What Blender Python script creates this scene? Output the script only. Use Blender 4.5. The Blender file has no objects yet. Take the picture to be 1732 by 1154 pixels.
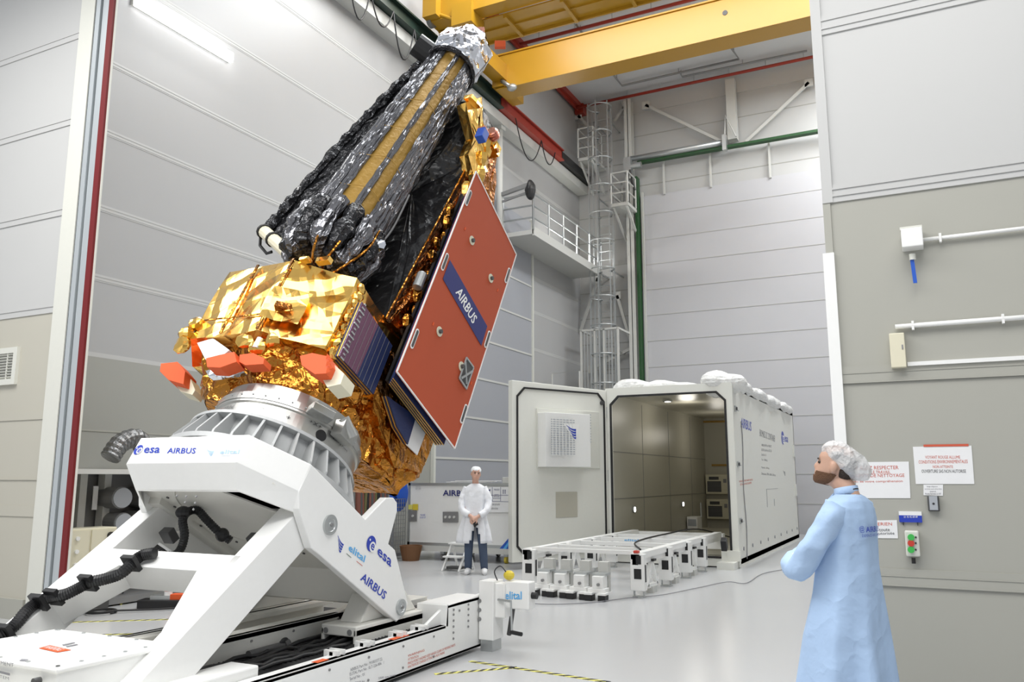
import bpy, math, random
from mathutils import Vector, Matrix, noise
V3 = Vector
R = math.radians
sc = bpy.context.scene
COL = sc.collection
random.seed(7)
# ------------------------------------------------------------ camera, light, exposure
F = 1388.0; CX, CY = 866.0, 577.0; PITCH = math.atan2(238, 1423); YAW = R(26.56)
cam = bpy.data.cameras.new('camera'); camo = bpy.data.objects.new('camera', cam); COL.objects.link(camo)
cam.sensor_width = 36; cam.lens = F / 1732 * 36; cam.clip_end = 200; cam.clip_start = .05
camo.location = (0, 0, 1.55); camo.rotation_euler = (R(90) + PITCH, 0, YAW)
sc.camera = camo
sc.view_settings.view_transform = 'Standard'; sc.view_settings.look = 'None'
sc.view_settings.gamma = 1; sc.view_settings.use_curve_mapping = False
sc.view_settings.exposure = 0.0
w = bpy.data.worlds.new('world'); sc.world = w; w.use_nodes = True
w.node_tree.nodes['Background'].inputs[0].default_value = (.93, .96, 1, 1)
w.node_tree.nodes['Background'].inputs[1].default_value = .55
def area(name, loc, size, sizey, power, rot=(0, 0, 0), col=(1, .99, .97)):
    l = bpy.data.lights.new(name, 'AREA'); l.shape = 'RECTANGLE'; l.size = size; l.size_y = sizey; l.energy = power; l.color = col
    o = bpy.data.objects.new(name, l); COL.objects.link(o); o.location = loc; o.rotation_euler = rot; return o
area('hall_light', (-4.5, 9.5, 13.6), 8, 3.0, 520, col=(.95, .98, 1))
area('hall_light', (-4.5, 14.0, 13.6), 8, 3.0, 1000, col=(.95, .98, 1))
area('hall_light', (-.2, 20.0, 13.4), 2, 7.0, 1150, col=(.95, .98, 1))
area('front_room_light', (-3.5, 1.2, 7.6), 9, 3.5, 560)
area('front_room_light', (-8.6, 2.6, 8.2), 4, 2.5, 330)  # unseen fill, added to brighten the near left wall
area('front_room_light', (1.2, 3.0, 7.6), 3, 2.5, 120)

# ------------------------------------------------------------ pixel -> place on a known plane
fw = V3((-math.sin(YAW) * math.cos(PITCH), math.cos(YAW) * math.cos(PITCH), math.sin(PITCH)))
rt = V3((math.cos(YAW), math.sin(YAW), 0)); up = rt.cross(fw); CAMP = V3((0, 0, 1.55))
def ray(x, y): return fw * F + rt * (x - CX) + up * (CY - y)
def on(x, y, ax, v):
    d = ray(x, y); i = 'xyz'.index(ax); return CAMP + d * ((v - CAMP[i]) / d[i])
TILT = R(30)
UU = V3((0, math.sin(TILT), math.cos(TILT))); VV = V3((0, math.cos(TILT), -math.sin(TILT)))
def S(X, u, v): return V3((X, 0, 0)) + UU * u + VV * v
def onp(x, y, n, d0):
    d = ray(x, y); return CAMP + d * ((d0 - CAMP.dot(n)) / d.dot(n))
def sV(x, y, v):
    q = onp(x, y, VV, v); return (q.x, q.dot(UU))
def sX(x, y, X):
    q = on(x, y, 'x', X); return (q.dot(UU), q.dot(VV))

# ------------------------------------------------------------ materials
def mat(name, col, rough=.5, metal=0., bump=0., scale=20., kind='noise', var=0., emit=0., alpha=1., coat=0., dist=.02, stretch=None, trans=0.):
    m = bpy.data.materials.new(name); m.use_nodes = True; nt = m.node_tree; b = nt.nodes['Principled BSDF']
    c = (*col, 1); b.inputs['Base Color'].default_value = c; b.inputs['Roughness'].default_value = rough
    b.inputs['Metallic'].default_value = metal; b.inputs['Alpha'].default_value = alpha
    if coat: b.inputs['Coat Weight'].default_value = coat; b.inputs['Coat Roughness'].default_value = .08
    if trans: b.inputs['Transmission Weight'].default_value = trans
    if emit: b.inputs['Emission Color'].default_value = c; b.inputs['Emission Strength'].default_value = emit
    tc = nt.nodes.new('ShaderNodeTexCoord'); src = tc.outputs['Object']
    if stretch:
        mp = nt.nodes.new('ShaderNodeMapping'); mp.inputs['Scale'].default_value = stretch; nt.links.new(src, mp.inputs[0]); src = mp.outputs[0]
    n = nt.nodes.new('ShaderNodeTexNoise'); n.inputs['Scale'].default_value = scale; n.inputs['Detail'].default_value = 4; nt.links.new(src, n.inputs['Vector'])
    if var or not bump:
        v = var or .02
        mx = nt.nodes.new('ShaderNodeMix'); mx.data_type = 'RGBA'; mx.inputs[6].default_value = tuple(min(1, k * (1 - v)) for k in col) + (1,)
        mx.inputs[7].default_value = tuple(min(1, k * (1 + v)) for k in col) + (1,)
        nt.links.new(n.outputs['Fac'], mx.inputs[0]); nt.links.new(mx.outputs[2], b.inputs['Base Color'])
    if bump:
        bp = nt.nodes.new('ShaderNodeBump'); bp.inputs['Strength'].default_value = bump; bp.inputs['Distance'].default_value = dist
        if kind == 'crease':
            # long sharp folds in several directions: triangle waves bent by noise
            prev = None
            for i, (rx, rz, k, wt) in enumerate(((25, 15, 1., 1.), (70, 100, 1.45, .7), (-40, 55, 2.3, .45), (10, -35, 3.9, .25))):
                mp2 = nt.nodes.new('ShaderNodeMapping'); mp2.inputs['Rotation'].default_value = (R(rx), R(rx * .5), R(rz)); nt.links.new(src, mp2.inputs[0])
                wv = nt.nodes.new('ShaderNodeTexWave'); wv.wave_profile = 'TRI'; wv.inputs['Scale'].default_value = scale * k * .35; wv.inputs['Distortion'].default_value = 5; wv.inputs['Detail'].default_value = 2; wv.inputs['Detail Scale'].default_value = 1.2; wv.inputs['Phase Offset'].default_value = i * 2.1
                nt.links.new(mp2.outputs[0], wv.inputs['Vector'])
                ma = nt.nodes.new('ShaderNodeMath'); ma.operation = 'MULTIPLY_ADD'; ma.inputs[1].default_value = wt; nt.links.new(wv.outputs['Fac'], ma.inputs[0])
                if prev: nt.links.new(prev, ma.inputs[2])
                else: ma.inputs[2].default_value = 0
                prev = ma.outputs[0]
            nt.links.new(prev, bp.inputs['Height'])
        elif kind == 'foil':
            # creases: distorted voronoi cones
            add = nt.nodes.new('ShaderNodeVectorMath'); add.operation = 'MULTIPLY_ADD'; add.inputs[1].default_value = (.35 / scale * 6,) * 3
            n.inputs['Scale'].default_value = scale * .5
            nt.links.new(n.outputs['Color'], add.inputs[0]); nt.links.new(src, add.inputs[2])
            vo = nt.nodes.new('ShaderNodeTexVoronoi'); vo.inputs['Scale'].default_value = scale; nt.links.new(add.outputs[0], vo.inputs['Vector'])
            vo2 = nt.nodes.new('ShaderNodeTexVoronoi'); vo2.inputs['Scale'].default_value = scale * 2.7; nt.links.new(add.outputs[0], vo2.inputs['Vector'])
            ma = nt.nodes.new('ShaderNodeMath'); ma.operation = 'MULTIPLY_ADD'; ma.inputs[1].default_value = .16
            nt.links.new(vo2.outputs['Distance'], ma.inputs[0]); nt.links.new(vo.outputs['Distance'], ma.inputs[2])
            nt.links.new(ma.outputs[0], bp.inputs['Height'])
        else:
            nt.links.new(n.outputs['Fac'], bp.inputs['Height'])
        nt.links.new(bp.outputs[0], b.inputs['Normal'])
    return m
M = {}
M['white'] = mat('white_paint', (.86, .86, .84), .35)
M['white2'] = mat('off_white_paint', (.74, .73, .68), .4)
M['wall'] = mat('wall_white_panel', (.53, .53, .52), .45, var=.02, scale=1)
M['wallg'] = mat('wall_greige_panel', (.40, .395, .35), .45, var=.02, scale=1)
M['wallh'] = mat('hall_white_panel', (.43, .43, .43), .4, var=.02, scale=1)
M['hallg'] = mat('hall_grey_green_panel', (.36, .36, .33), .45, var=.02, scale=1)
M['beige'] = mat('beige_panel', (.50, .48, .41), .45, var=.02, scale=1)
M['doorg'] = mat('grey_door_panel', (.36, .37, .40), .45, var=.02, scale=1)
M['back'] = mat('back_wall_panel', (.50, .50, .49), .5, var=.03, scale=1)
M['backp'] = mat('back_door_panel', (.52, .52, .54), .5, var=.03, scale=1)
M['ceil'] = mat('ceiling_panel', (.60, .61, .62), .6)
M['floor'] = mat('epoxy_floor', (.50, .505, .51), .22, var=.025, scale=.8)
M['trimw'] = mat('cream_frame', (.68, .68, .62), .4)
M['alu'] = mat('aluminium', (.62, .66, .68), .35, .6)
M['alud'] = mat('dark_rubber_seal', (.02, .03, .04), .5)
M['red'] = mat('dark_red_seal', (.16, .006, .008), .5)
M['redpaint'] = mat('red_steel_paint', (.33, .035, .02), .45)
M['grnpaint'] = mat('green_steel_paint', (.015, .075, .02), .45)
M['dkgreen'] = mat('dark_green_steel', (.012, .03, .022), .45)
M['yellow'] = mat('yellow_crane_paint', (.46, .245, .014), .35, var=.03, scale=2)
M['steel'] = mat('galvanised_steel', (.52, .54, .54), .35, .75, var=.05)
M['steelw'] = mat('pale_steel', (.58, .58, .55), .5)
M['ringm'] = mat('machined_ring_metal', (.47, .47, .45), .3, .8, var=.05, scale=6)
M['ringw'] = mat('grey_anodised_ring', (.46, .47, .47), .45, .15)
M['black'] = mat('black_plastic', (.012, .012, .013), .45)
M['dark'] = mat('dark_grey_steel', (.07, .07, .07), .5)
M['grey'] = mat('mid_grey_steel', (.25, .25, .25), .45, .3)
M['blacks'] = mat('black_bellows', (.01, .01, .01), .35, bump=.6, scale=60)
M['gold'] = mat('gold_foil', (.93, .58, .15), .2, 1., bump=.5, scale=1.5, kind='crease', dist=.05)
M['amber'] = mat('amber_foil', (.50, .21, .035), .22, 1., bump=.9, scale=6, kind='foil', dist=.05)  # amber deepened to carry the shade of the bus underside
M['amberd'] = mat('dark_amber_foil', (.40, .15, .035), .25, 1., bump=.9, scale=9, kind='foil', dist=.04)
M['blackfoil'] = mat('black_foil', (.012, .012, .013), .28, .0, bump=.7, scale=5, kind='foil', dist=.04)
M['blackfoil2'] = mat('glossy_black_foil', (.03, .03, .033), .16, .5, bump=1., scale=9, kind='foil', dist=.05)
M['silver'] = mat('silver_foil', (.80, .82, .88), .1, 1., bump=.6, scale=2.6, kind='crease', dist=.04)
M['rib'] = mat('silver_black_film', (.20, .20, .23), .14, .8, bump=1., scale=16, kind='foil', dist=.05)
M['mesh'] = mat('gold_antenna_mesh', (.36, .21, .035), .45, .35, bump=.5, scale=20)
M['orange'] = mat('orange_red_cover', (.70, .10, .02), .7)
M['panelred'] = mat('red_oxide_protective_panel', (.44, .07, .022), .72, var=.03, scale=3)
M['navy'] = mat('navy_blue_vinyl', (.02, .025, .15), .55)
M['logo'] = mat('royal_blue_vinyl', (.02, .05, .42), .4)
M['cyan'] = mat('light_blue_vinyl', (.10, .42, .80), .4)
M['cyan2'] = mat('pale_blue_vinyl', (.42, .60, .80), .4)
M['ink'] = mat('black_ink', (.03, .03, .035), .5)
M['inkg'] = mat('grey_ink', (.25, .25, .27), .5)
M['inkr'] = mat('red_ink', (.60, .10, .05), .5)
M['cell'] = mat('blue_solar_cell', (.03, .045, .13), .25, .3, bump=.2, scale=50)
M['cellp'] = mat('purple_solar_cell', (.20, .09, .15), .2, .5, bump=.2, scale=50)
M['goldedge'] = mat('gold_panel_edge', (.72, .45, .13), .4, .6)
M['paper'] = mat('white_paper', (.82, .82, .82), .6)
M['cream'] = mat('cream_plastic', (.72, .68, .52), .4)
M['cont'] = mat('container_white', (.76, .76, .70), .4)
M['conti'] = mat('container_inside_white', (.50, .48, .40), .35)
M['crate'] = mat('crate_white', (.82, .82, .80), .4)
M['greyp'] = mat('grey_plastic', (.40, .42, .45), .45)
M['gown'] = mat('pale_blue_gown_cloth', (.40, .545, .76), .8, bump=.55, scale=7, kind='foil', dist=.02)
M['gownw'] = mat('white_gown_cloth', (.84, .85, .88), .8, bump=.5, scale=9, kind='foil', dist=.02)
M['skin'] = mat('skin', (.54, .33, .24), .5, bump=.05, scale=80)
M['skinl'] = mat('light_skin', (.62, .37, .28), .5)
M['hair'] = mat('dark_brown_hair', (.03, .018, .012), .6, bump=.6, scale=120)
M['beard'] = mat('brown_beard', (.16, .075, .035), .8, bump=.8, scale=160)
M['net'] = mat('white_hair_net', (.82, .82, .82), .5, bump=1., scale=20, kind='foil', alpha=.6, dist=.02)
M['netw'] = mat('white_cap_cloth', (.82, .83, .85), .8, bump=.5, scale=20)
M['jeans'] = mat('blue_grey_jeans', (.06, .085, .14), .8)
M['shoe'] = mat('white_shoe', (.80, .80, .80), .5)
M['glove'] = mat('white_glove', (.85, .85, .87), .6)
M['eye'] = mat('eye_dark', (.02, .015, .01), .2)
M['lamp'] = mat('lit_lamp_tube', (1, 1, 1), .5, emit=7)
M['lampr'] = mat('lit_reflector', (1, .95, .85), .5, emit=14)
M['tapey'] = mat('yellow_floor_tape', (.72, .68, .16), .5)
M['wood'] = mat('brown_wood', (.18, .08, .03), .6)
M['duct'] = mat('silver_flexible_duct', (.2, .2, .2), .25, .8, bump=.8, scale=25)
M['cloudy'] = mat('blue_plastic_bag', (.30, .45, .68), .4, bump=.6, scale=18)
M['yel'] = mat('yellow_plastic', (.70, .55, .05), .45)
M['bluep'] = mat('blue_plastic', (.02, .10, .50), .4)
M['grnb'] = mat('green_button', (.05, .45, .08), .4)
M['redb'] = mat('red_button', (.55, .05, .03), .4)
M['plastic_film'] = mat('white_plastic_film', (.82, .82, .80), .35, bump=.8, scale=9, kind='foil', dist=.03)
M['glass'] = mat('dark_glass', (.05, .06, .07), .1)
M['pink'] = mat('copper_pink_foil', (.70, .33, .25), .3, .8, bump=.5, scale=30)
M['hose'] = mat('brown_red_hose', (.18, .06, .04), .6)
M['hoseg'] = mat('olive_hose', (.12, .11, .04), .6)

# ------------------------------------------------------------ mesh builder
ORG = {}
class MB:
    def __init__(s): s.v = []; s.f = []
    def add(s, vs, fs):
        n = len(s.v); s.v += [V3(p) for p in vs]; s.f += [tuple(i + n for i in f) for f in fs]; return s
    def box(s, a, b):
        x0, x1 = sorted((a[0], b[0])); y0, y1 = sorted((a[1], b[1])); z0, z1 = sorted((a[2], b[2]))
        return s.add([(x0, y0, z0), (x1, y0, z0), (x1, y1, z0), (x0, y1, z0), (x0, y0, z1), (x1, y0, z1), (x1, y1, z1), (x0, y1, z1)],
                     [(0, 3, 2, 1), (4, 5, 6, 7), (0, 1, 5, 4), (1, 2, 6, 5), (2, 3, 7, 6), (3, 0, 4, 7)])
    def obox(s, c, ex, ey, ez):
        c, ex, ey, ez = map(V3, (c, ex, ey, ez))
        vs = [c + ex * a + ey * b + ez * d for d in (-1, 1) for a, b in ((-1, -1), (1, -1), (1, 1), (-1, 1))]
        return s.add(vs, [(0, 3, 2, 1), (4, 5, 6, 7), (0, 1, 5, 4), (1, 2, 6, 5), (2, 3, 7, 6), (3, 0, 4, 7)])
    def beam(s, a, b, w, h, upv=(0, 0, 1)):
        a, b = V3(a), V3(b); d = b - a; u = V3(upv)
        if abs(d.normalized().dot(u)) > .97: u = V3((0, 1, 0))
        sx = d.cross(u).normalized(); sy = sx.cross(d).normalized()
        return s.obox((a + b) / 2, d / 2, sx * w / 2, sy * h / 2)
    def prism(s, poly, ext):
        n = len(poly); e = V3(ext); vs = [V3(p) for p in poly] + [V3(p) + e for p in poly]
        fs = [tuple(range(n))[::-1], tuple(range(n, 2 * n))] + [(i, (i + 1) % n, (i + 1) % n + n, i + n) for i in range(n)]
        return s.add(vs, fs)
    def tube(s, path, r, n=8, caps=True):
        path = [V3(p) for p in path]; m = len(path)
        rr = r if isinstance(r, (list, tuple)) else [r] * m
        ref = None; vs = []
        for i, p in enumerate(path):
            d = (path[min(i + 1, m - 1)] - path[max(i - 1, 0)])
            d = d.normalized() if d.length > 1e-9 else V3((0, 0, 1))
            if ref is None: ref = d.orthogonal().normalized()
            ref = (ref - d * ref.dot(d)).normalized(); o = d.cross(ref)
            for k in range(n):
                t = 2 * math.pi * k / n; vs.append(p + (ref * math.cos(t) + o * math.sin(t)) * rr[i])
        fs = [(i * n + k, i * n + (k + 1) % n, (i + 1) * n + (k + 1) % n, (i + 1) * n + k) for i in range(m - 1) for k in range(n)]
        if caps: fs += [tuple(range(n))[::-1], tuple(range((m - 1) * n, m * n))]
        return s.add(vs, fs)
    def cyl(s, a, b, r, r2=None, n=20): return s.tube([a, b], [r, r if r2 is None else r2], n)
    def lathe(s, c, axis, prof, n=48, e1=None):
        # prof: closed list of (height along axis, radius)
        c = V3(c); a = V3(axis).normalized(); e1 = V3(e1) if e1 else a.orthogonal().normalized(); e2 = a.cross(e1); m = len(prof)
        vs = [c + a * h + (e1 * math.cos(2 * math.pi * k / n) + e2 * math.sin(2 * math.pi * k / n)) * r for h, r in prof for k in range(n)]
        fs = [(i * n + k, i * n + (k + 1) % n, ((i + 1) % m) * n + (k + 1) % n, ((i + 1) % m) * n + k) for i in range(m) for k in range(n)]
        return s.add(vs, fs)
    def loft(s, rings, caps=True):
        n = len(rings[0]); vs = [p for r in rings for p in r]; m = len(rings)
        fs = [(i * n + k, i * n + (k + 1) % n, (i + 1) * n + (k + 1) % n, (i + 1) * n + k) for i in range(m - 1) for k in range(n)]
        if caps: fs += [tuple(range(n))[::-1], tuple(range((m - 1) * n, m * n))]
        return s.add(vs, fs)
    def grid(s, a, b, c, d, n, m, amp=0., freq=2., seed=0, jit=.35, edge=True):
        # foil patch a-b-c-d, moved by a position-hashed noise so that neighbours meet
        a, b, c, d = map(V3, (a, b, c, d)); rnd = random.Random(seed); vs = []
        for j in range(m + 1):
            for i in range(n + 1):
                u, v = i / n, j / m
                if 0 < i < n and 0 < j < m: u += rnd.uniform(-jit, jit) / n; v += rnd.uniform(-jit, jit) / m
                p = a * (1 - u) * (1 - v) + b * u * (1 - v) + c * u * v + d * (1 - u) * v
                vs.append(p + (noise.noise_vector(p * freq) + noise.noise_vector(p * freq * 2.7) * .5) * amp)
        fs = []
        for j in range(m):
            for i in range(n):
                q = j * (n + 1) + i; A, B, Cc, D = q, q + 1, q + n + 2, q + n + 1
                if rnd.random() < .5: fs += [(A, B, Cc), (A, Cc, D)]
                else: fs += [(A, B, D), (B, Cc, D)]
        return s.add(vs, fs)
    def foilprism(s, poly, ext, step=.14, amp=.02, freq=2.5, seed=0):
        e = V3(ext); n = len(poly); P = [V3(p) for p in poly]; m = max(2, int(e.length / step)); cen = sum(P, V3()) / n
        for i in range(n):
            a, b = P[i], P[(i + 1) % n]; k = max(1, int((b - a).length / step))
            s.grid(a, b, b + e, a + e, k, m, amp, freq, seed + i)
            r = max(1, int(((a + b) / 2 - cen).length / step))
            s.grid(b, a, cen, cen, k, r, amp, freq, seed + 50 + i); s.grid(a + e, b + e, cen + e, cen + e, k, r, amp, freq, seed + 90 + i)
        return s
    def blob(s, c, rx, ry, rz, n=16, m=10, amp=0., freq=4., rot=None):
        c = V3(c); rings = []
        for j in range(m + 1):
            t = math.pi * (j + .02) / (m + .04); rg = []
            for k in range(n):
                a = 2 * math.pi * k / n; p = V3((rx * math.sin(t) * math.cos(a), ry * math.sin(t) * math.sin(a), -rz * math.cos(t)))
                if rot: p = rot @ p
                q = c + p; rg.append(q + p.normalized() * noise.noise(q * freq) * amp)
            rings.append(rg)
        return s.loft(rings)
    def build(s, name, m, parent=None, smooth=False, bevel=0., label=None, org=None, weld=False):
        me = bpy.data.meshes.new(name); o0 = V3(ORG.get(parent, (0, 0, 0))) if parent else V3(org or (0, 0, 0))
        me.from_pydata([tuple(p - o0) for p in s.v], [], s.f); me.materials.append(m); me.validate(); me.update()
        import bmesh
        bm = bmesh.new(); bm.from_mesh(me)
        if weld: bmesh.ops.remove_doubles(bm, verts=bm.verts, dist=.0005)
        if smooth != 'keep': bmesh.ops.recalc_face_normals(bm, faces=bm.faces)
        bm.to_mesh(me); bm.free()
        if smooth: me.polygons.foreach_set('use_smooth', [True] * len(me.polygons))
        o = bpy.data.objects.new(name, me); COL.objects.link(o)
        if parent: o.parent = parent; ORG[o] = o0
        else: o.location = o0; ORG[o] = o0
        if bevel:
            b = o.modifiers.new('bevel', 'BEVEL'); b.width = bevel; b.segments = 2; b.limit_method = 'ANGLE'; b.angle_limit = R(35)
            b.harden_normals = False
        if label: o['label'] = label
        return o
def thing(name, label, cat, loc, group=None):
    o = bpy.data.objects.new(name, None); COL.objects.link(o); o.location = loc; ORG[o] = V3(loc); o.empty_display_size = .1
    o['label'] = label; o['category'] = cat
    if group: o['group'] = group
    return o
def tag(o, label, cat, group=None, kind=None):
    o['label'] = label; o['category'] = cat
    if group: o['group'] = group
    if kind: o['kind'] = kind
    return o
def struct(o): o['kind'] = 'structure'; return o
def copy_tree(o, parent=None):
    c = o.copy(); COL.objects.link(c)
    if parent: c.parent = parent
    for ch in [q for q in bpy.data.objects if q.parent == o]: copy_tree(ch, c)
    return c
_fc = {}
def text(s, bl, br, tl, m, parent, off=None, name='lettering', label=None, align='FIT'):
    # letters whose bounding box is carried onto the parallelogram bl, br, tl
    if s not in _fc:
        cu = bpy.data.curves.new('t', 'FONT'); cu.body = s; cu.resolution_u = 2; cu.align_x = 'CENTER'; cu.space_line = 1.1; cu.offset = .018 if s in ('AIRBUS', 'esa', 'elital', 'e') else 0
        o = bpy.data.objects.new('t', cu); COL.objects.link(o)
        me0 = bpy.data.meshes.new_from_object(o.evaluated_get(bpy.context.evaluated_depsgraph_get()))
        vs = [v.co.copy() for v in me0.vertices]; fs = [tuple(p.vertices) for p in me0.polygons]
        bpy.data.objects.remove(o); bpy.data.curves.remove(cu); bpy.data.meshes.remove(me0)
        x0 = min(v.x for v in vs); x1 = max(v.x for v in vs); y0 = min(v.y for v in vs); y1 = max(v.y for v in vs)
        _fc[s] = ([((v.x - x0) / (x1 - x0), (v.y - y0) / (y1 - y0)) for v in vs], fs)
    vs, fs = _fc[s]; bl, br, tl = V3(bl), V3(br), V3(tl); off = V3(off or (0, 0, 0))
    ex, ey = br - bl, tl - bl
    b = MB().add([bl + off + ex * x + ey * y for x, y in vs], fs)
    if label is None: label = s.replace('\n', ' ')[:60] + ' lettering' if len(s) > 2 else None
    return b.build(name, m, parent, label=None, smooth='keep')
def rect(pts, m, parent, name, off=(0, 0, 0), th=.004, nrm=None):
    P = [V3(p) + V3(off) for p in pts]; n = V3(nrm) if nrm else (P[1] - P[0]).cross(P[3] - P[0]).normalized()
    return MB().prism(P, n * th).build(name, m, parent)
def bezpts(P, k=8):
    # smooth path through points (Catmull-Rom)
    P = [V3(p) for p in P]; out = []
    for i in range(len(P) - 1):
        p0, p1, p2, p3 = P[max(i - 1, 0)], P[i], P[i + 1], P[min(i + 2, len(P) - 1)]
        for j in range(k):
            t = j / k; out.append(.5 * ((2 * p1) + (p2 - p0) * t + (2 * p0 - 5 * p1 + 4 * p2 - p3) * t * t + (3 * p1 - p0 - 3 * p2 + p3) * t ** 3))
    return out + [P[-1]]
# ------------------------------------------------------------ the setting
XL, YB, ZC, YN = -9.9, 24.9, 14.15, 6.05
XR_IN = -.53          # right jamb of the big opening
XL_IN = -8.45
struct(MB().box((-16, -4, -.2), (4, YB + .3, 0)).build('floor', M['floor']))
struct(MB().box((XL - .3, 6.5, ZC), (4, YB + .3, ZC + .2)).build('ceiling', M['ceil']))
# hall left wall: greige below, white above, with ridges, and a grey sliding door panel set
def rib_x(b, y0, y1, z):       # triple ridge between cladding panels
    b.box((XL, y0, z - .05), (XL + .004, y1, z + .05)); b.box((XL, y0, z - .03), (XL + .008, y1, z - .015)); b.box((XL, y0, z + .015), (XL + .008, y1, z + .03))
wl = struct(MB().box((XL - .25, 6.45, 0), (XL, YB, ZC)).build('wall_left', M['wallh']))
b = MB()
for z in (4.24, 5.22, 6.32, 7.34, 8.75, 10.1, 11.3): rib_x(b, 6.45, YB, z)
b.box((XL, 6.45, 3.16), (XL + .01, 15.8, 3.22))
b.build('wall_ridge', M['wall'], wl)
b = MB().box((XL, 6.45, 0), (XL + .015, 15.8, 3.16)); b.build('wall_lower_panel', M['hallg'], wl)
b = MB(); b.box((XL, 6.45, 2.165), (XL + .022, 15.8, 2.185)); b.build('wall_joint', M['wallg'], wl)
# grey segmented door in the left wall
dr = struct(MB().box((XL, 15.8, 0), (XL + .06, 20.93, 8.93)).build('door_1', M['doorg']))
b = MB()
for i in range(1, 9): b.box((XL + .06, 15.8, i * 1.0 - .02), (XL + .075, 20.93, i * 1.0 + .03))
b.build('door_ridge', M['steelw'], dr)
b = MB().box((XL, 20.93, 0), (XL + .1, 21.02, 9.0)).box((XL, 15.72, 0), (XL + .1, 15.8, 9.0)); b.build('door_frame', M['trimw'], dr)
# hall back wall with cladding joints and the large grey-white sectional door
wb = struct(MB().box((XL - .25, YB, 0), (4, YB + .25, ZC)).build('wall_back', M['back']))
b = MB(); z = 10.9
for i in range(16):
    z = .7 + i * .86
    b.box((XL, YB - .008, z - .012), (4, YB, z + .012))
b.build('wall_joint', M['hallg'], wb)
b = MB().box((XL, YB - .03, 13.55), (4, YB, ZC)); b.build('wall_fascia', M['wall'], wb)
d2 = struct(MB().box((-7.8, YB - .1, 0), (2.6, YB, 10.6)).build('door_2', M['backp']))
b = MB()
for i in range(1, 13): b.box((-7.8, YB - .11, i * .83), (2.6, YB - .1, i * .83 + .025))
b.build('door_joint', M['back'], d2)
b = MB()
for x in (-6.9, -5.4, -3.6, -1.5): b.box((x - .03, YB - .16, 10.55), (x + .03, YB - .1, 11.7))
b.build('door_stay', M['steelw'], d2)
struct(MB().box((3.0, 6.45, 0), (3.2, YB, ZC)).build('wall_right', M['wallh']))
# near wall with the big opening: right leaf and left leaf
wr = struct(MB().box((XR_IN, YN, 0), (4, YN + .4, 3.49)).build('wall_near_right', M['wallg']))
b = MB().box((XR_IN, YN, 3.49), (4, YN + .4, 12.5)); b.build('wall_upper_panel', M['wall'], wr)
b = MB()
for zz, dz in ((3.49, .13), (4.78, .15)):
    b.box((XR_IN + .07, YN - .012, zz), (4, YN, zz + dz)); b.box((XR_IN + .07, YN - .02, zz + .04), (4, YN, zz + .055)); b.box((XR_IN + .07, YN - .02, zz + dz * .7), (4, YN, zz + dz * .7 + .012))
b.box((XR_IN, YN - .018, 3.49), (XR_IN + .07, YN, 12.5)); b.build('wall_ridge', M['wall'], wr)
b = MB()
for zz, dz in ((2.19, .12), (.86, .11)):
    b.box((XR_IN + .05, YN - .010, zz), (4, YN, zz + dz)); b.box((XR_IN + .05, YN - .014, zz + dz * .55), (4, YN, zz + dz * .6)); b.box((XR_IN + .05, YN - .014, zz), (4, YN, zz + .008))
b.box((XR_IN, YN - .012, 0), (XR_IN + .05, YN, 3.49)); b.build('wall_lower_ridge', M['wallg'], wr)
struct(MB().box((XR_IN - .02, YN - .03, 1.3), (XR_IN + .055, YN, 3.12)).build('trim_1', M['white']))
wn = struct(MB().box((-16, YN, 0), (-9.0, YN + .4, 3.47)).build('wall_near_left', M['beige']))
b = MB().box((-16, YN, 3.47), (-9.0, YN + .4, 12.5)); b.build('wall_upper_panel', M['wall'], wn)
b = MB()
for zz in (3.47, 4.66, 5.81, 6.95): b.box((-16, YN - .012, zz), (-9.02, YN, zz + .1)); b.box((-16, YN - .02, zz + .07), (-9.02, YN, zz + .085))
b.build('wall_ridge', M['wall'], wn)
b = MB()
for zz, dz in ((2.22, .10), (1.12, .12)): b.box((-16, YN - .01, zz), (-9.05, YN, zz + dz))
b.box((-16, YN - .012, 1.53), (-9.05, YN, 1.545)); b.build('wall_lower_ridge', M['beige'], wn)
struct(MB().box((-16, YN - .04, 0), (-9.05, YN, .22)).build('baseboard_left', M['wallg']))
struct(MB().box((-9.02, YN - .03, 0), (-8.76, YN + .02, 12.5)).build('trim_2', M['trimw']))
struct(MB().box((-8.76, YN - .015, 0), (-8.73, YN + .03, 12.5)).build('trim_3', M['alud']))
b = MB()
for i, (x0, x1, yy) in enumerate(((-8.73, -8.655, 0), (-8.63, -8.575, .02), (-8.56, -8.50, 0))): b.box((x0, YN - .03 + yy, 0), (x1, YN + .03, 12.5))
struct(b.build('trim_4', M['alu']))
b = MB().box((-8.655, YN + .02, 0), (-8.63, YN + .03, 12.5)).box((-8.575, YN + .02, 0), (-8.56, YN + .03, 12.5)); struct(b.build('trim_5', M['dark']))
struct(MB().box((-8.50, YN - .03, 0), (-8.415, YN + .02, 12.5)).build('trim_6', M['red']))
struct(MB().box((-8.415, YN, 0), (-8.40, YN + .02, 12.5)).build('trim_7', M['trimw']))
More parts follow.
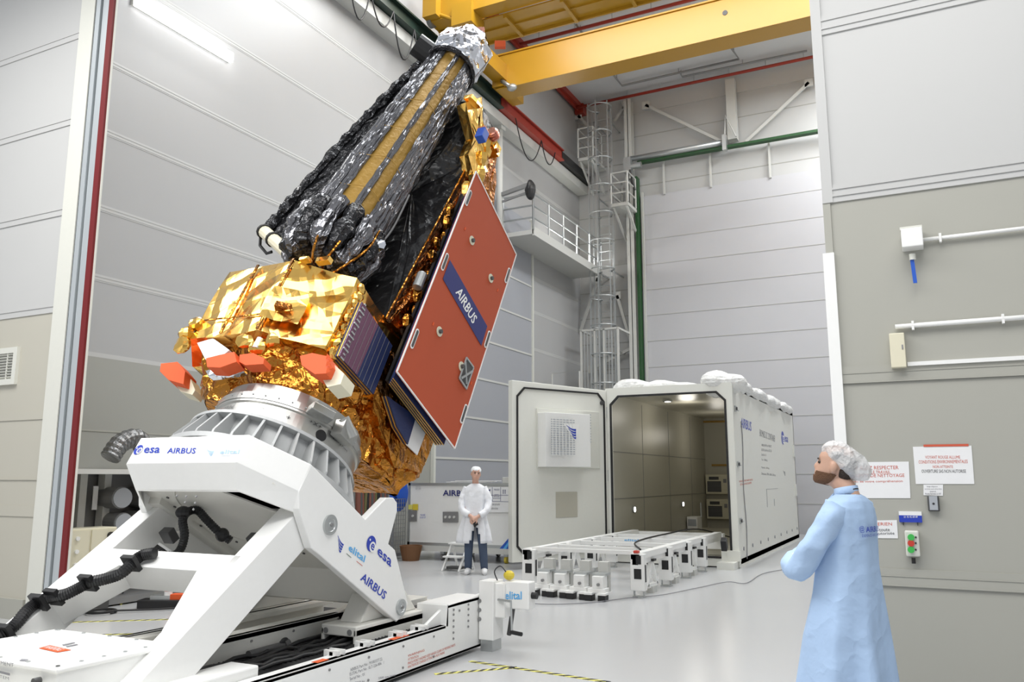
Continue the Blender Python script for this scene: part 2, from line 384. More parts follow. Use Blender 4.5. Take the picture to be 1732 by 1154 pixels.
# vent grille on the left piece of wall
g0 = on(0, 585, 'y', YN); g1 = on(38, 650, 'y', YN)
t = thing('vent_grille', 'square louvred ventilation grille on the beige wall at the far left', 'vent', (-9.95, YN, 2.68))
b = MB(); x0, x1, z0, z1 = -10.35, -9.60, 2.65, 3.10
for q in (((x0, z0), (x1, z0 + .07)), ((x0, z1 - .07), (x1, z1)), ((x0, z0 + .0701), (x0 + .07, z1 - .0701)), ((x1 - .07, z0 + .0701), (x1, z1 - .0701))): b.box((q[0][0], YN - .04, q[0][1]), (q[1][0], YN, q[1][1]))
b.build('frame', M['trimw'], t)
MB().box((x0 + .072, YN - .01, z0 + .072), (x1 - .072, YN - .002, z1 - .072)).build('backing', M['dark'], t)
b = MB()
for i in range(9): zz = z0 + .09 + i * .034; b.obox(((x0 + x1) / 2, YN - .022, zz), ((x1 - x0) / 2 - .06, 0, 0), (0, .011, -.008), (0, .0015, .0025))
for i in range(1, 4): xx = x0 + (x1 - x0) * i / 4; b.box((xx - .006, YN - .034, z0 + .06), (xx + .006, YN - .02, z1 - .06))
b.build('louvre', M['trimw'], t)
# tape lines on the floor: bright yellow with black dashes
def tape(name, a, b_, label, n):
    a, b_ = V3(a), V3(b_); d = (b_ - a); s = V3((-d.y, d.x, 0)).normalized() * .025; e = V3((0, 0, .003)); u = d / n
    r = MB().prism([a - s, b_ - s, b_ + s, a + s], e).build(name, M['tapey'], org=tuple(a)); tag(r, label, 'floor tape', 'hazard tapes on the floor')
    k = MB()
    for i in range(n):
        p = a + u * i + V3((0, 0, .001)); sk = u.normalized() * .03
        k.prism([p - s - sk, p + u * .5 - s - sk, p + u * .5 + s + sk, p + s + sk], e)
    k.build('black_stripe', M['black'], r)
def fl(x, y): return on(x, y, 'z', 0)
tape('floor_tape', fl(1025, 1154), fl(795, 1119), 'yellow and black floor tape running to the right from the jack post', 12)
tape('floor_tape', fl(870, 1130), fl(735, 1141), 'yellow and black floor tape passing under the jack post end of the long beam', 8)
tape('floor_tape', fl(120, 1053), fl(330, 1047), 'yellow and black floor tape seen under the lift arm, upper line', 12)
tape('floor_tape', fl(150, 1075), fl(320, 1070), 'yellow and black floor tape seen under the lift arm, lower line', 9)

# ------------------------------------------------------------ lamps on the left hall wall
t = thing('wall_lamp', 'long lit fluorescent lamp high on the left wall, nearest the camera', 'lamp', (XL, 8.3, 8.45), 'fluorescent lamps on the left wall')
MB().box((XL, 7.35, 8.36), (XL + .06, 9.24, 8.50)).build('housing', M['steelw'], t)
MB().box((XL + .06, 7.36, 8.34), (XL + .13, 9.23, 8.50)).build('tube', M['lamp'], t)
area('wall_lamp_light', (XL + .3, 8.3, 8.4), .15, 1.8, 30, (0, R(-60), 0)).parent = None
t = thing('wall_lamp', 'lit fluorescent lamp on the left wall under the maintenance gallery', 'lamp', (XL, 22.2, 8.3), 'fluorescent lamps on the left wall')
MB().box((XL, 21.35, 8.2), (XL + .06, 23.1, 8.34)).build('housing', M['steelw'], t)
MB().box((XL + .06, 21.36, 8.18), (XL + .13, 23.09, 8.34)).build('tube', M['lamp'], t)
area('wall_lamp_light', (XL + .3, 22.2, 8.2), .15, 1.7, 60, (0, R(-60), 0))

# ------------------------------------------------------------ crane runway, festoon cables and overhead crane
RZ = 11.6
t = thing('crane_runway', 'dark green and red crane rail beam high along the left wall', 'rail', (-9.5, 15, RZ))
b = MB().box((-9.62, 7, RZ - .32), (-9.38, 18.3, RZ - .29)).box((-9.52, 7, RZ - .3), (-9.48, 18.3, RZ)).box((-9.62, 7, RZ), (-9.38, 18.3, RZ + .04))
b.build('rail_beam', M['dkgreen'], t)
b = MB().box((-9.62, 18.3, RZ - .32), (-9.38, 22.4, RZ - .28)).box((-9.54, 18.3, RZ - .3), (-9.46, 22.4, RZ)).box((-9.62, 18.3, RZ), (-9.38, 22.4, RZ + .04))
b.build('red_rail_beam', M['redpaint'], t)
b = MB().box((-9.62, 22.4, RZ - .32), (-9.40, 24.8, RZ - .28)).box((-9.56, 22.4, RZ - .3), (-9.44, 24.8, RZ)); b.build('end_beam', M['black'], t)
b = MB().box((-9.9, 7, RZ - .62), (-9.55, 24.8, RZ - .34)); b.build('ledge', M['steelw'], t)
b = MB()
for y in (14, 16.5, 19, 21.5, 24): b.beam((-9.88, y, RZ - .1), (-9.6, y, RZ - .1), .08, .08)
b.build('wall_bracket', M['yellow'], t)
k = 0
for y0, y1, s in ((11.6, 12.3, .8), (12.3, 13.1, .55), (13.1, 13.9, .9), (13.9, 14.8, .8), (18.9, 20.6, .9), (20.6, 21.6, .55)):
    pts = [(-9.34, y0 + (y1 - y0) * i / 12, RZ - .35 - s * (1 - (i / 6 - 1) ** 2)) for i in range(13)]
    MB().tube(pts, .016, 6).build('festoon_cable', M['black'], t, smooth=True)
# bridge crane
t = thing('overhead_crane', 'yellow overhead bridge crane with two girders and a walkway under the ceiling', 'crane', (-5, 17.6, 11.6))
GY = 17.6
zb = on(1361, 28, 'y', GY).z; zt = on(1100, 30, 'y', GY).z
b = MB().box((-9.25, GY, zb), (2.6, GY + .04, zt)).box((-9.25, GY + .5, zb), (2.6, GY + .54, zt)).box((-9.25, GY - .04, zb - .04), (2.6, GY + .58, zb)).box((-9.25, GY - .04, zt), (2.6, GY + .58, zt + .04)).box((-9.28, GY - .04, zb), (-9.25, GY + .58, zt))
b.build('far_girder', M['yellow'], t)
b = MB()
for x in (-3.36, -1.9): b.cyl((x, GY - .012, zt - .35), (x, GY, zt - .35), .06)
b.build('girder_hole', M['dark'], t)
NY = on(833, 71, 'z', zb + .1).y
b = MB().box((-9.25, NY - .9, zb + .1), (2.6, NY, zb + .13)); 
for i in range(7): x = -8.9 + i * 1.35; b.box((x - .04, NY - .9, zb + .02), (x + .04, NY, zb + .1))
b.box((-9.25, NY - .04, zb + .03), (2.6, NY, zb + .2)).box((-9.25, NY - .5, zb + .06), (2.6, NY - .47, zb + .1)); b.build('walkway', M['yellow'], t)
b = MB().box((-9.25, NY - 1.3, zb + .15), (2.6, NY - .9, zb + 1.2)); b.build('near_girder', M['yellow'], t)
b = MB().box((-9.3, NY - 1.5, RZ + .06), (-8.95, GY + .9, RZ + .5)).box((-9.32, GY - .1, RZ - .1), (-9.0, GY + 1.1, RZ + .3)); b.build('end_carriage', M['yellow'], t)
b = MB()
for yy in (NY - 1.2, NY - .4, GY + .3): b.cyl((-9.3, yy, RZ + .12), (-9.2, yy, RZ + .12), .16)
b.build('wheel', M['grey'], t)
p = on(866, 148, 'y', GY - .1); b = MB().blob(p, .14, .1, .1, 10, 6).cyl(p + V3((-.3, 0, .25)), p, .05); b.build('hook_motor', M['steel'], t, smooth=True)
# coiled supply cables on the near girder's end
b = MB()
for i in range(12):
    a0 = on(752 + i * 5.4, 2, 'y', NY - .95); b.tube([a0 + V3((.0 + .05 * math.sin(j * .9), 0, .55 - j * .09)) for j in range(9)], .018, 6)
b.build('supply_cable', M['black'], t, smooth=True)
p0 = on(735, 22, 'y', NY - 1.3); b = MB().cyl(p0, p0 + V3((.75, 0, -.45)), .04).box(p0 + V3((.5, -.1, -.5)), p0 + V3((1.0, .5, 0)))
b.build('buffer', M['yellow'], t)
b = MB().box(on(838, 6, 'y', NY - .95), on(868, 0, 'y', NY - .95) + V3((0, .2, .3))); b.build('blue_cabinet', M['bluep'], t)

# ceiling steelwork and pipes
t = thing('red_sprinkler_pipe', 'thin red sprinkler pipe along the ceiling near the back wall', 'pipe', (-5, 24.2, 14.0), 'red pipes under the ceiling')
MB().tube([(-9.7, 24.3, 13.92), (3, 24.3, 13.92)], .05, 8).build('pipe', M['redpaint'], t, smooth=True)
b = MB()
for i in range(11): b.tube([(-9 + i * 1.1, 24.3, 13.92), (-9 + i * 1.1, 24.3, 14.15)], .012, 6)
b.build('hanger', M['steel'], t)
a0 = on(935, 148, 'x', -9.6); 
t = thing('red_roof_beam', 'red steel beam at the ceiling edge above the left wall', 'beam', (-9.7, 20, 14.0))
MB().box((-9.86, 9, 13.98), (-9.62, 24.7, 14.15)).box((-9.76, 9, 13.9), (-9.72, 24.7, 14.0)).build('beam', M['redpaint'], t)
MB().box((-9.86, 24.5, 13.8), (-9.55, 24.8, 14.14)).build('beam_plate', M['redpaint'], t)
y2 = on(883, 74, 'z', 13.9).y
t = thing('red_sprinkler_pipe', 'thin red sprinkler pipe seen between the two crane girders', 'pipe', (-5, y2, 13.9), 'red pipes under the ceiling')
MB().tube([(-9.6, y2, 13.9), (3, y2, 13.9)], .05, 8).build('pipe', M['redpaint'], t, smooth=True)
b = MB()
for i in range(11): b.tube([(-9 + i * 1.1, y2, 13.9), (-9 + i * 1.1, y2, 14.15)], .012, 6)
b.build('hanger', M['steel'], t)
def pz(x, y, z): return on(x, y, 'z', z)
def condui(pts, label):
    P = [pz(x, y, 14.0) for x, y in pts]; t = thing('ceiling_conduit', label, 'pipe', tuple(P[0]), 'dark conduits under the ceiling')
    MB().tube(P, .035, 8).build('pipe', M['grey'], t, smooth=True)
    b = MB()
    for q in range(len(P) - 1):
        m_ = (P[q] + P[q + 1]) / 2; b.tube([m_, m_ + V3((0, 0, .15))], .012, 6)
    b.build('hanger', M['grey'], t)
condui([(1034, 122), (1052, 145), (1250, 100), (1232, 75)], 'dark grey conduit bent into a U under the ceiling by the yellow girder')
condui([(1150, 122), (1154, 130), (1365, 86)], 'dark grey conduit running right under the ceiling, hooked at its left end')
condui([(975, 42), (988, 60)], 'short dark conduit under the ceiling between the girders')

# ------------------------------------------------------------ back wall steelwork
def BW(x, y, d=.3): return on(x, y, 'y', YB - d)
cx_ = BW(1066, 300).x
t = thing('steel_column', 'tall pale steel column on the back wall beside the caged ladder', 'column', (cx_, YB - .3, 0), 'steel columns of the back wall')
MB().box((cx_ - .12, YB - .45, 0), (cx_ + .12, YB - .43, 13.9)).box((cx_ - .12, YB - .2, 0), (cx_ + .12, YB - .18, 13.9)).box((cx_ - .012, YB - .45, 0), (cx_ + .012, YB - .18, 13.9)).build('column_web', M['steelw'], t)
c2 = BW(1238, 200).x
t = thing('steel_column', 'short pale steel column high on the back wall above the green rail', 'column', (c2, YB - .3, 11.9), 'steel columns of the back wall')
MB().box((c2 - .14, YB - .4, 11.9), (c2 + .14, YB - .1, 13.9)).build('column_web', M['steelw'], t)
def brace(pts, label, d=.25, wd=.09):
    P = [BW(x, y, d) for x, y in pts]; t = thing('steel_brace', label, 'brace', tuple(P[0]), 'diagonal braces on the back wall')
    MB().beam(P[0], P[1], wd, .06, (0, 1, 0)).build('bar', M['steelw'], t)
    b = MB().box(P[0] - V3((.12, .03, .12)), P[0] + V3((.12, .03, .12))); b.build('gusset', M['steelw'], t)
brace([(1092, 178), (1228, 243)], 'pale diagonal brace sloping down right from the tall column top')
brace([(1368, 140), (1262, 240)], 'pale diagonal brace rising right to the door edge')
brace([(1058, 178), (1040, 205)], 'small pale brace beside the top of the tall column')
brace([(978, 196), (1008, 228)], 'small pale brace left of the ladder top')
brace([(1012, 470), (982, 560)], 'pale brace left of the lower ladder')
brace([(1044, 500), (1066, 575)], 'pale brace right of the lower ladder')
brace([(1000, 625), (1066, 590)], 'pale brace crossing low beside the lower ladder')
p0, p1 = BW(1079, 275, .35), BW(1400, 224, .35)
t = thing('green_door_rail', 'green horizontal rail with a silver pipe above the large grey door', 'rail', tuple(p0))
MB().box((p0.x, YB - .45, p0.z - .06), (2.6, YB - .25, p0.z + .02)).build('rail', M['grnpaint'], t)
MB().cyl((p0.x - .3, YB - .5, p0.z + .1), (BW(1225, 250).x, YB - .5, p0.z + .1), .09).build('shaft', M['steel'], t, smooth=True)
q = BW(1226, 245, .5); MB().box(q - V3((.06, .12, .2)), q + V3((.06, .1, .3))).build('bearing', M['steel'], t)
b = MB().tube([q + V3((0, 0, .2)), q + V3((.05, 0, .95)), q + V3((.35, 0, .2))], .03, 6); b.build('bearing_stay', M['steelw'], t)
q = BW(1062, 280, .6); b = MB().box(q - V3((.12, .1, .25)), q + V3((.12, .1, .25))).cyl(q + V3((.1, 0, -.05)), q + V3((.45, 0, -.05)), .1); b.build('motor', M['steel'], t)
b = MB().tube([q + V3((.1, -.1, -.2)), q + V3((.25, -.1, -.9)), q + V3((.1, -.1, -.5))], .04, 6); b.build('chain', M['dark'], t)
q0, q1 = BW(1077, 300, .3), BW(1077, 632, .3)
t = thing('green_door_post', 'dark green vertical guide post at the left of the grey door', 'post', (q0.x, YB - .3, 0))
MB().box((q0.x - .045, YB - .4, 0), (q0.x + .035, YB - .12, q0.z)).build('guide', M['grnpaint'], t)
MB().box((q0.x + .09, YB - .2, 0), (q0.x + .16, YB - .12, q0.z - .5)).build('seal', M['steelw'], t)
# caged ladder
lx = BW(1025, 400, .9).x; LY = YB - .9
t = thing('caged_ladder', 'tall grey steel ladder with round safety cage in the hall corner', 'ladder', (lx, LY, 0))
for s in (-.24, .24): MB().box((lx + s - .03, LY - .02, 0), (lx + s + .03, LY + .04, 13.6)).build('rail', M['steel'], t)
b = MB()
for i in range(1, 48): b.tube([(lx - .24, LY, i * .28), (lx + .24, LY, i * .28)], .014, 6)
b.build('rung', M['steel'], t)
for i in range(13):
    z = 2.6 + i * .9
    pts = [(lx + .38 * math.sin(R(a)), LY - .05 - .36 * (1 + math.cos(R(a))), z) for a in range(-160, 161, 20)]
    MB().tube([(lx - .24, LY, z)] + pts[::1] + [(lx + .24, LY, z)], .025, 6).build('cage_hoop', M['steel'], t, smooth=True)
for a in (-120, -60, 0, 60, 120):
    x = lx + .38 * math.sin(R(a)); y = LY - .05 - .36 * (1 + math.cos(R(a))); MB().box((x - .02, y - .012, 2.6), (x + .02, y + .012, 13.5)).build('cage_strip', M['steel'], t)
b = MB()
for z in (3, 5.5, 8, 10.5, 13): 
    for s in (-.24, .24): b.beam((lx + s, LY, z), (lx + s, YB, z), .04, .04)
b.build('wall_bracket', M['steel'], t)
def railing(b, pts, h=1.0, mids=2, post=.03):
    pts = [V3(p) for p in pts]
    for p in pts: b.tube([p, p + V3((0, 0, h))], post, 6)
    for i in range(len(pts) - 1):
        for k in range(mids + 1): b.tube([pts[i] + V3((0, 0, h * (k + 1) / (mids + 1))), pts[i + 1] + V3((0, 0, h * (k + 1) / (mids + 1)))], post * .8, 6)
def platform(label, x0, x1, y0, y1, z, sides, brs=True):
    t = thing('access_platform', label, 'platform', ((x0 + x1) / 2, (y0 + y1) / 2, z), 'small railed platforms beside the ladder')
    MB().box((x0, y0, z - .1), (x1, y1, z)).build('deck', M['steelw'], t)
    b = MB(); railing(b, sides); b.build('railing', M['steelw'], t)
    b = MB()
    for x in (x0 + .06, x1 - .06): b.beam((x, y0 + .05, z - .1), (x, y1, z - .9), .06, .06)
    b.build('strut', M['steelw'], t); return t
a = BW(978, 268, 1.3); z = a.z; x0, x1 = a.x, BW(1003, 268, 1.3).x
platform('small railed platform beside the ladder top, at crane rail level', x0, x1, YB - 1.3, YB - .1, z, [(x0, YB - .2, z), (x0, YB - 1.3, z), (x1, YB - 1.3, z), (x1, YB - .5, z)])
a = BW(1034, 345, 1.3); z = a.z; x0, x1 = a.x, BW(1062, 345, 1.3).x
platform('small railed platform right of the ladder under the door motor', x0, x1, YB - 1.3, YB - .1, z, [(x0, YB - .2, z), (x0, YB - 1.3, z), (x1, YB - 1.3, z), (x1, YB - .5, z)])
# low cage enclosing the ladder foot
a = BW(983, 560, 1.5); x0 = a.x; x1 = BW(1045, 560, 1.5).x; zt = a.z
t = thing('ladder_enclosure', 'pale steel barred enclosure around the foot of the caged ladder', 'enclosure', ((x0 + x1) / 2, YB - 1.5, 0))
b = MB()
for x in (x0, (x0 + x1) / 2 - .15, (x0 + x1) / 2 + .15, x1): b.box((x - .03, YB - 1.53, 0), (x + .03, YB - 1.47, zt))
for z in (zt, zt - 1.9, zt - 3.6): b.box((x0, YB - 1.53, z - .03), (x1, YB - 1.47, z + .03))
for z in (zt, zt - 1.9): b.box((x0 - .03, YB - 1.5, z - .03), (x0 + .03, YB - .1, z + .03)); b.box((x1 - .03, YB - 1.5, z - .03), (x1 + .03, YB - .1, z + .03))
b.build('frame', M['steelw'], t)
b = MB()
for i in range(1, 12): x = x0 + (x1 - x0) * i / 12; b.tube([(x, YB - 1.5, 0), (x, YB - 1.5, zt)], .014, 6)
b.build('bar', M['steel'], t)
# maintenance gallery on the left wall near the corner
def WL(x, y, d): return on(x, y, 'x', XL + d)
ga, gb = WL(902, 388, 1.0), WL(1008, 430, 1.0); gz = WL(902, 388, 1.0).z
t = thing('maintenance_gallery', 'grey railed gallery on the left wall in the hall corner', 'gallery', (XL + .5, (ga.y + 24.6) / 2, gz))
MB().box((XL, ga.y, gz - .12), (XL + 1.0, 24.2, gz)).build('deck', M['steelw'], t)
MB().box((XL + .97, ga.y, gz - .16), (XL + 1.03, 24.2, gz + .08)).build('edge_beam', M['steelw'], t)
b = MB(); ys = [ga.y + (24.2 - ga.y) * i / 5 for i in range(6)]
railing(b, [(XL + 1.0, y, gz) for y in ys]); railing(b, [(XL + .1, ga.y, gz), (XL + 1.0, ga.y, gz)]); b.build('railing', M['steel'], t)
t = thing('hoist_arm', 'grey hinged jib arm with black motor on a post above the gallery', 'hoist', (XL + .15, ga.y, gz - .5))
q = WL(897, 250, .2)
MB().cyl((XL + .2, ga.y - .4, gz - .8), (XL + .2, ga.y - .4, gz + 2.9), .08).build('post', M['steelw'], t, smooth=True)
MB().beam((XL + .25, ga.y - .4, gz + .95), (XL + 1.05, ga.y - .4, gz + 1.1), .09, .1).beam((XL + .25, ga.y - .4, gz + .75), (XL + 1.05, ga.y - .4, gz + .9), .05, .05).build('arm', M['grey'], t)
MB().blob((XL + 1.1, ga.y - .4, gz + .95), .13, .13, .3, 12, 8, .08).build('motor', M['black'], t)
MB().box((XL + .03, ga.y - .5, gz - 1.0), (XL + .3, ga.y - .25, gz - .8)).box((XL + .03, ga.y - .5, gz + 2.8), (XL + .3, ga.y - .25, gz + 3.0)).build('bracket', M['steelw'], t)
# ------------------------------------------------------------ tilting dolly
DX = -4.82            # centre line
dl = thing('tilting_dolly', 'large white tilting dolly with esa, AIRBUS and elital lettering carrying the satellite', 'dolly', (DX, 4.9, 0))
W_ = M['white']; W2 = M['white2']
def bolts(pts, n, r, m, parent, name='bolt', h=.008):
    b = MB(); n = V3(n)
    for p in pts: b.cyl(V3(p), V3(p) + n * h, r, n=8)
    o = b.build(name, m, parent); return o
XO = -3.78            # outer face of the right long beam
# right outer beam
b = MB().prism([(XO, 2.2, .03), (XO, 7.0, .03), (XO, 7.0, .49), (XO, 6.32, .47), (XO, 6.30, .31), (XO, 2.2, .31)], (-.06, 0, 0))
b.box((XO - .16, 2.2, .03), (XO, 7.0, .06)).box((XO - .13, 2.2, .28), (XO, 6.3, .31)).box((XO - .30, 6.32, .44), (XO, 7.0, .475)).box((XO - .30, 6.30, .29), (XO, 6.34, .475))
b.prism([(XO - .05, 5.95, .3), (XO - .05, 6.32, .3), (XO - .05, 6.32, .44)], (-.03, 0, 0))
beam = b.build('right_beam', W_, dl, bevel=.006)
pts = [(XO, y, z) for y in (4.6, 4.95, 5.3, 5.65, 6.0) for z in (.1, .24)] + [(XO, y, .37) for y in (5.9,)]
bolts([(XO, y, z) for y in (4.3, 4.75, 5.2, 5.65, 6.1) for z in (.09, .25)], (1, 0, 0), .009, M['grey'], beam)
bolts([(XO, 6.42, z) for z in (.18, .23, .28, .33, .38, .42)] + [(XO, 6.68, z) for z in (.24, .29, .34, .39, .43)] + [(XO, 6.52, .4)], (1, 0, 0), .010, M['grey'], beam, 'plate_bolt')
P_ = lambda x, y: on(x, y, 'x', XO + .002)
text('AIRBUS Part No : M1003377.22', P_(593, 1136), P_(647, 1117), P_(592, 1131), M['inkg'], beam)
text('ELITAL Part No : ELT-226-006   /', P_(592, 1143.5), P_(650, 1123), P_(591.5, 1138.5), M['inkg'], beam)
text('Serial No : 01', P_(592, 1151.5), P_(617, 1143), P_(591.5, 1146.5), M['inkg'], beam)
text('M : 2260 kg                 2300 mm (mm)', P_(593, 1160), P_(669, 1145), P_(592.5, 1155), M['inkg'], beam)
text('WARNING', P_(690, 1112), P_(718, 1102), P_(690, 1108), M['inkr'], beam)
text('ATTENTION', P_(690, 1118), P_(708, 1112), P_(690, 1114), M['inkr'], beam)
text('PINCH POINT HAZARD KEEP HANDS CLEAR OF MOVING PARTS', P_(690, 1125), P_(770, 1093), P_(690, 1120.5), M['inkr'], beam)
text('HAUTEUR DE CHARGE ATTENTION AUX MAINS', P_(690, 1131), P_(752, 1106), P_(690, 1126.5), M['inkr'], beam)
b = MB()
for x, y in ((612, 1098), (560, 1122), (668, 1088), (705, 1075)):
    q = on(x, y, 'x', XO - .1); q.z = .31; b = MB().box((XO - .16, q.y - .012, .30), (XO - .03, q.y + .012, .345)).box((XO - .16, q.y + .05, .30), (XO - .03, q.y + .07, .345)).box((XO - .11, q.y - .012, .30), (XO - .08, q.y + .07, .335)); b.build('bellows_clip', W_, beam)
b = MB()
for y, l_ in ((5.55, .22), (4.65, .12)): b.box((XO - .075, y, .311), (XO - .02, y + l_, .313))
b.build('warning_sticker', M['orange'], beam)
# left outer beam, inner beams and end beam
LX = -5.86
b = MB().box((LX, 2.2, .03), (LX + .06, 7.0, .31)).box((LX, 2.2, .28), (LX + .14, 7.0, .31)).box((LX, 2.2, .03), (LX + .16, 7.0, .06)); b.build('left_beam', W_, dl, bevel=.006)
IX = -4.5
b = MB().box((IX - .05, 3.2, .14), (IX, 6.35, .44)).box((IX - .16, 3.2, .40), (IX, 6.35, .44)).box((IX - .05, 3.2, .11), (IX + .06, 6.35, .15)).prism([(IX, 5.75, .44), (IX, 6.1, .53), (IX, 6.2, .53), (IX, 6.5, .40), (IX, 6.5, .16), (IX, 5.75, .16)], (-.05, 0, 0))
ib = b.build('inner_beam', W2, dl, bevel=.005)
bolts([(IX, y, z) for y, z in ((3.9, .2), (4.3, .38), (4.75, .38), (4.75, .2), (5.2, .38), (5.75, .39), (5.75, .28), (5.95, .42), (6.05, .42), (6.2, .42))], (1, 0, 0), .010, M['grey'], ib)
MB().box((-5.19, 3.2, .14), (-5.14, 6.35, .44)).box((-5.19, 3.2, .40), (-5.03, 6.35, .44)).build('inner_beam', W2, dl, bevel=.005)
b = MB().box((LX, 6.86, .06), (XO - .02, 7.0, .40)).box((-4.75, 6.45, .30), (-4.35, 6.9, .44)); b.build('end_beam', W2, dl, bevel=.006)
MB().box((LX + .02, 2.2, .02), (XO - .02, 2.4, .3)).build('end_beam', W2, dl)
MB().box((LX + .05, 2.4, .05), (XO - .07, 6.86, .075)).build('base_tray', W2, dl)
# bellows (rubber folds) over both guide ways
for xa, xb in ((IX + .02, XO - .16), (LX + .16, -5.21)):
    prof = []; y = 3.3; k = 0
    while y < 6.75: prof.append((y, .295 if k % 2 else .27)); y += .022; k += 1
    poly = [(xa, 3.3, .08)] + [(xa, y, z) for y, z in prof] + [(xa, 6.75, .08)]
    MB().prism(poly, (xb - xa, 0, 0)).build('bellows', M['black'], dl)
# crumpled cable filling the right channel
b = MB(); rnd = random.Random(3)
for i in range(5):
    x = IX + .1 + i * .085; b.tube([(x + rnd.uniform(-.02, .02), 3.6 + j * .11, .305 + rnd.uniform(-.015, .015)) for j in range(29)], .016, 6)
b.build('black_cable_bundle', M['black'], dl, smooth=True)
# hand jack lying along the inner beam
q0, q1 = on(420, 1108, 'x', IX + .08), on(478, 1092, 'x', IX + .08)
b = MB().cyl(q0, q1, .028).cyl(q1, q1 + (q1 - q0) * .15, .04); o = b.build('actuator', M['dark'], dl, smooth=False)
q = on(481, 1086, 'x', IX + .09); MB().blob(q, .012, .05, .032, 12, 8).build('knob', M['black'], dl, smooth=True)
MB().box((IX + .06, 4.2, .13), (IX + .13, 5.3, .16)).build('guide_rail', W2, dl)
# end post with crank jack
px0, px1, py = -3.77, -3.62, 6.94
b = MB().box((px0, py - .08, .10), (px1, py + .12, .62)).box((px1, py - .05, .30), (px1 + .10, py + .10, .60)); jp = b.build('jack_post', W_, dl, bevel=.006)
MB().box((px0 + .015, py - .07, 0), (px1 - .015, py + .11, .11)).build('post_foot', M['steel'], jp)
b = MB()
for z in (.28, .36, .44): b.cyl((px0 + .01, py - .085, z), (px0 + .01, py - .075, z), .018)
b.build('pin', M['grey'], jp)
b = MB().box((px1 + .08, py - .02, .38), (px1 + .33, py + .12, .62)); gb = b.build('gear_box', W_, jp, bevel=.01)
q = V3((px1 + .09, py - .023, .46)); text('elital', q, q + V3((.17, 0, .01)), q + V3((0, 0, .07)), M['cyan'], gb)
MB().cyl((px1 + .33, py + .05, .5), (px1 + .38, py + .05, .5), .03).build('end_knob', M['black'], gb)
b = MB().cyl((px1 + .04, py - .06, .46), (px1 + .19, py - .10, .46), .012, n=8).cyl((px1 + .19, py - .10, .46), (px1 + .20, py - .10, .20), .010, n=8); b.build('crank', M['steel'], gb)
MB().cyl((px1 + .19, py - .10, .195), (px1 + .31, py - .13, .19), .018).build('crank_grip', M['black'], gb)
MB().blob((px1 + .11, py + .02, .67), .055, .045, .045, 10, 6).build('yellow_motor', M['yel'], jp)
b = MB().tube(bezpts([(px1 + .0, py, .62), (px1 - .03, py, .70), (px1 + .03, py, .75), (px1 + .09, py, .70)]), .006, 6); b.build('wire', M['ink'], jp, smooth=True)
b = MB().cyl((px1 + .12, py + .1, .42), (px1 + .04, py + .16, .12), .022); b.build('strut', M['dark'], jp)
MB().box((LX + .02, py - .08, 0), (LX + .17, py + .12, .60)).build('rear_post', W_, dl, bevel=.006)
# control compartment at the near end
cb = MB().box((-5.31, 3.03, .06), (-4.22, 3.78, .535)).box((-5.325, 3.015, .525), (-4.205, 3.795, .55)).build('compartment', W_, dl, bevel=.008)
bolts([(-4.26 - i * .25, 3.06, .55) for i in range(5)] + [(-4.26 - i * .25, 3.76, .55) for i in range(5)] + [(-4.26, 3.06 + i * .14, .55) for i in range(6)] + [(-5.28, 3.06 + i * .14, .55) for i in range(6)], (0, 0, 1), .012, M['steel'], cb, 'screw', .006)
Pt = lambda x, y: on(x, y, 'z', .552); Pf = lambda x, y: on(x, y, 'y', 3.012)
text('COMPARTMENT', Pf(-38, 1117), Pf(23, 1129), Pf(-38, 1110.5), M['inkg'], cb)
text('ELECTRICAL', Pf(-38, 1104), Pf(-2, 1111), Pf(-38, 1099), M['inkg'], cb)
text('SYSTEM', Pf(-14, 1143), Pf(15, 1151), Pf(-14, 1138), M['inkg'], cb)
b = MB().prism([Pf(-20, 1130), Pf(17, 1139), Pf(17, 1143), Pf(-20, 1134)], (0, -.002, 0)); b.build('sticker', M['inkg'], cb)
b = MB().prism([Pt(66, 1097), Pt(97, 1104), Pt(120, 1100), Pt(84, 1092)], (0, 0, .002)); b.build('orange_sticker', M['orange'], cb)
text('WARNING', Pt(72, 1096.5), Pt(98, 1102), Pt(84, 1093.5), M['paper'], cb, (0, 0, .003))
b = MB().prism([Pt(105, 1091), Pt(124, 1087), Pt(127, 1088), Pt(108, 1092.5)], (0, 0, .002)).prism([Pt(111, 1093.5), Pt(129, 1090), Pt(132, 1091), Pt(114, 1095)], (0, 0, .002)).prism([Pt(33, 1118), Pt(45, 1119), Pt(48, 1116), Pt(37, 1115)], (0, 0, .002)); b.build('logo_mark', M['inkg'], cb)
MB().cyl(Pf(68, 1151), Pf(68, 1151) + V3((0, -.04, 0)), .018).build('latch', M['dark'], cb)
MB().box((-4.16, 3.2, .06), (-3.92, 4.22, .37)).build('arm_foot', W_, dl, bevel=.012)
MB().box((-5.72, 3.2, .06), (-5.45, 4.0, .5)).build('arm_foot', W_, dl, bevel=.012)

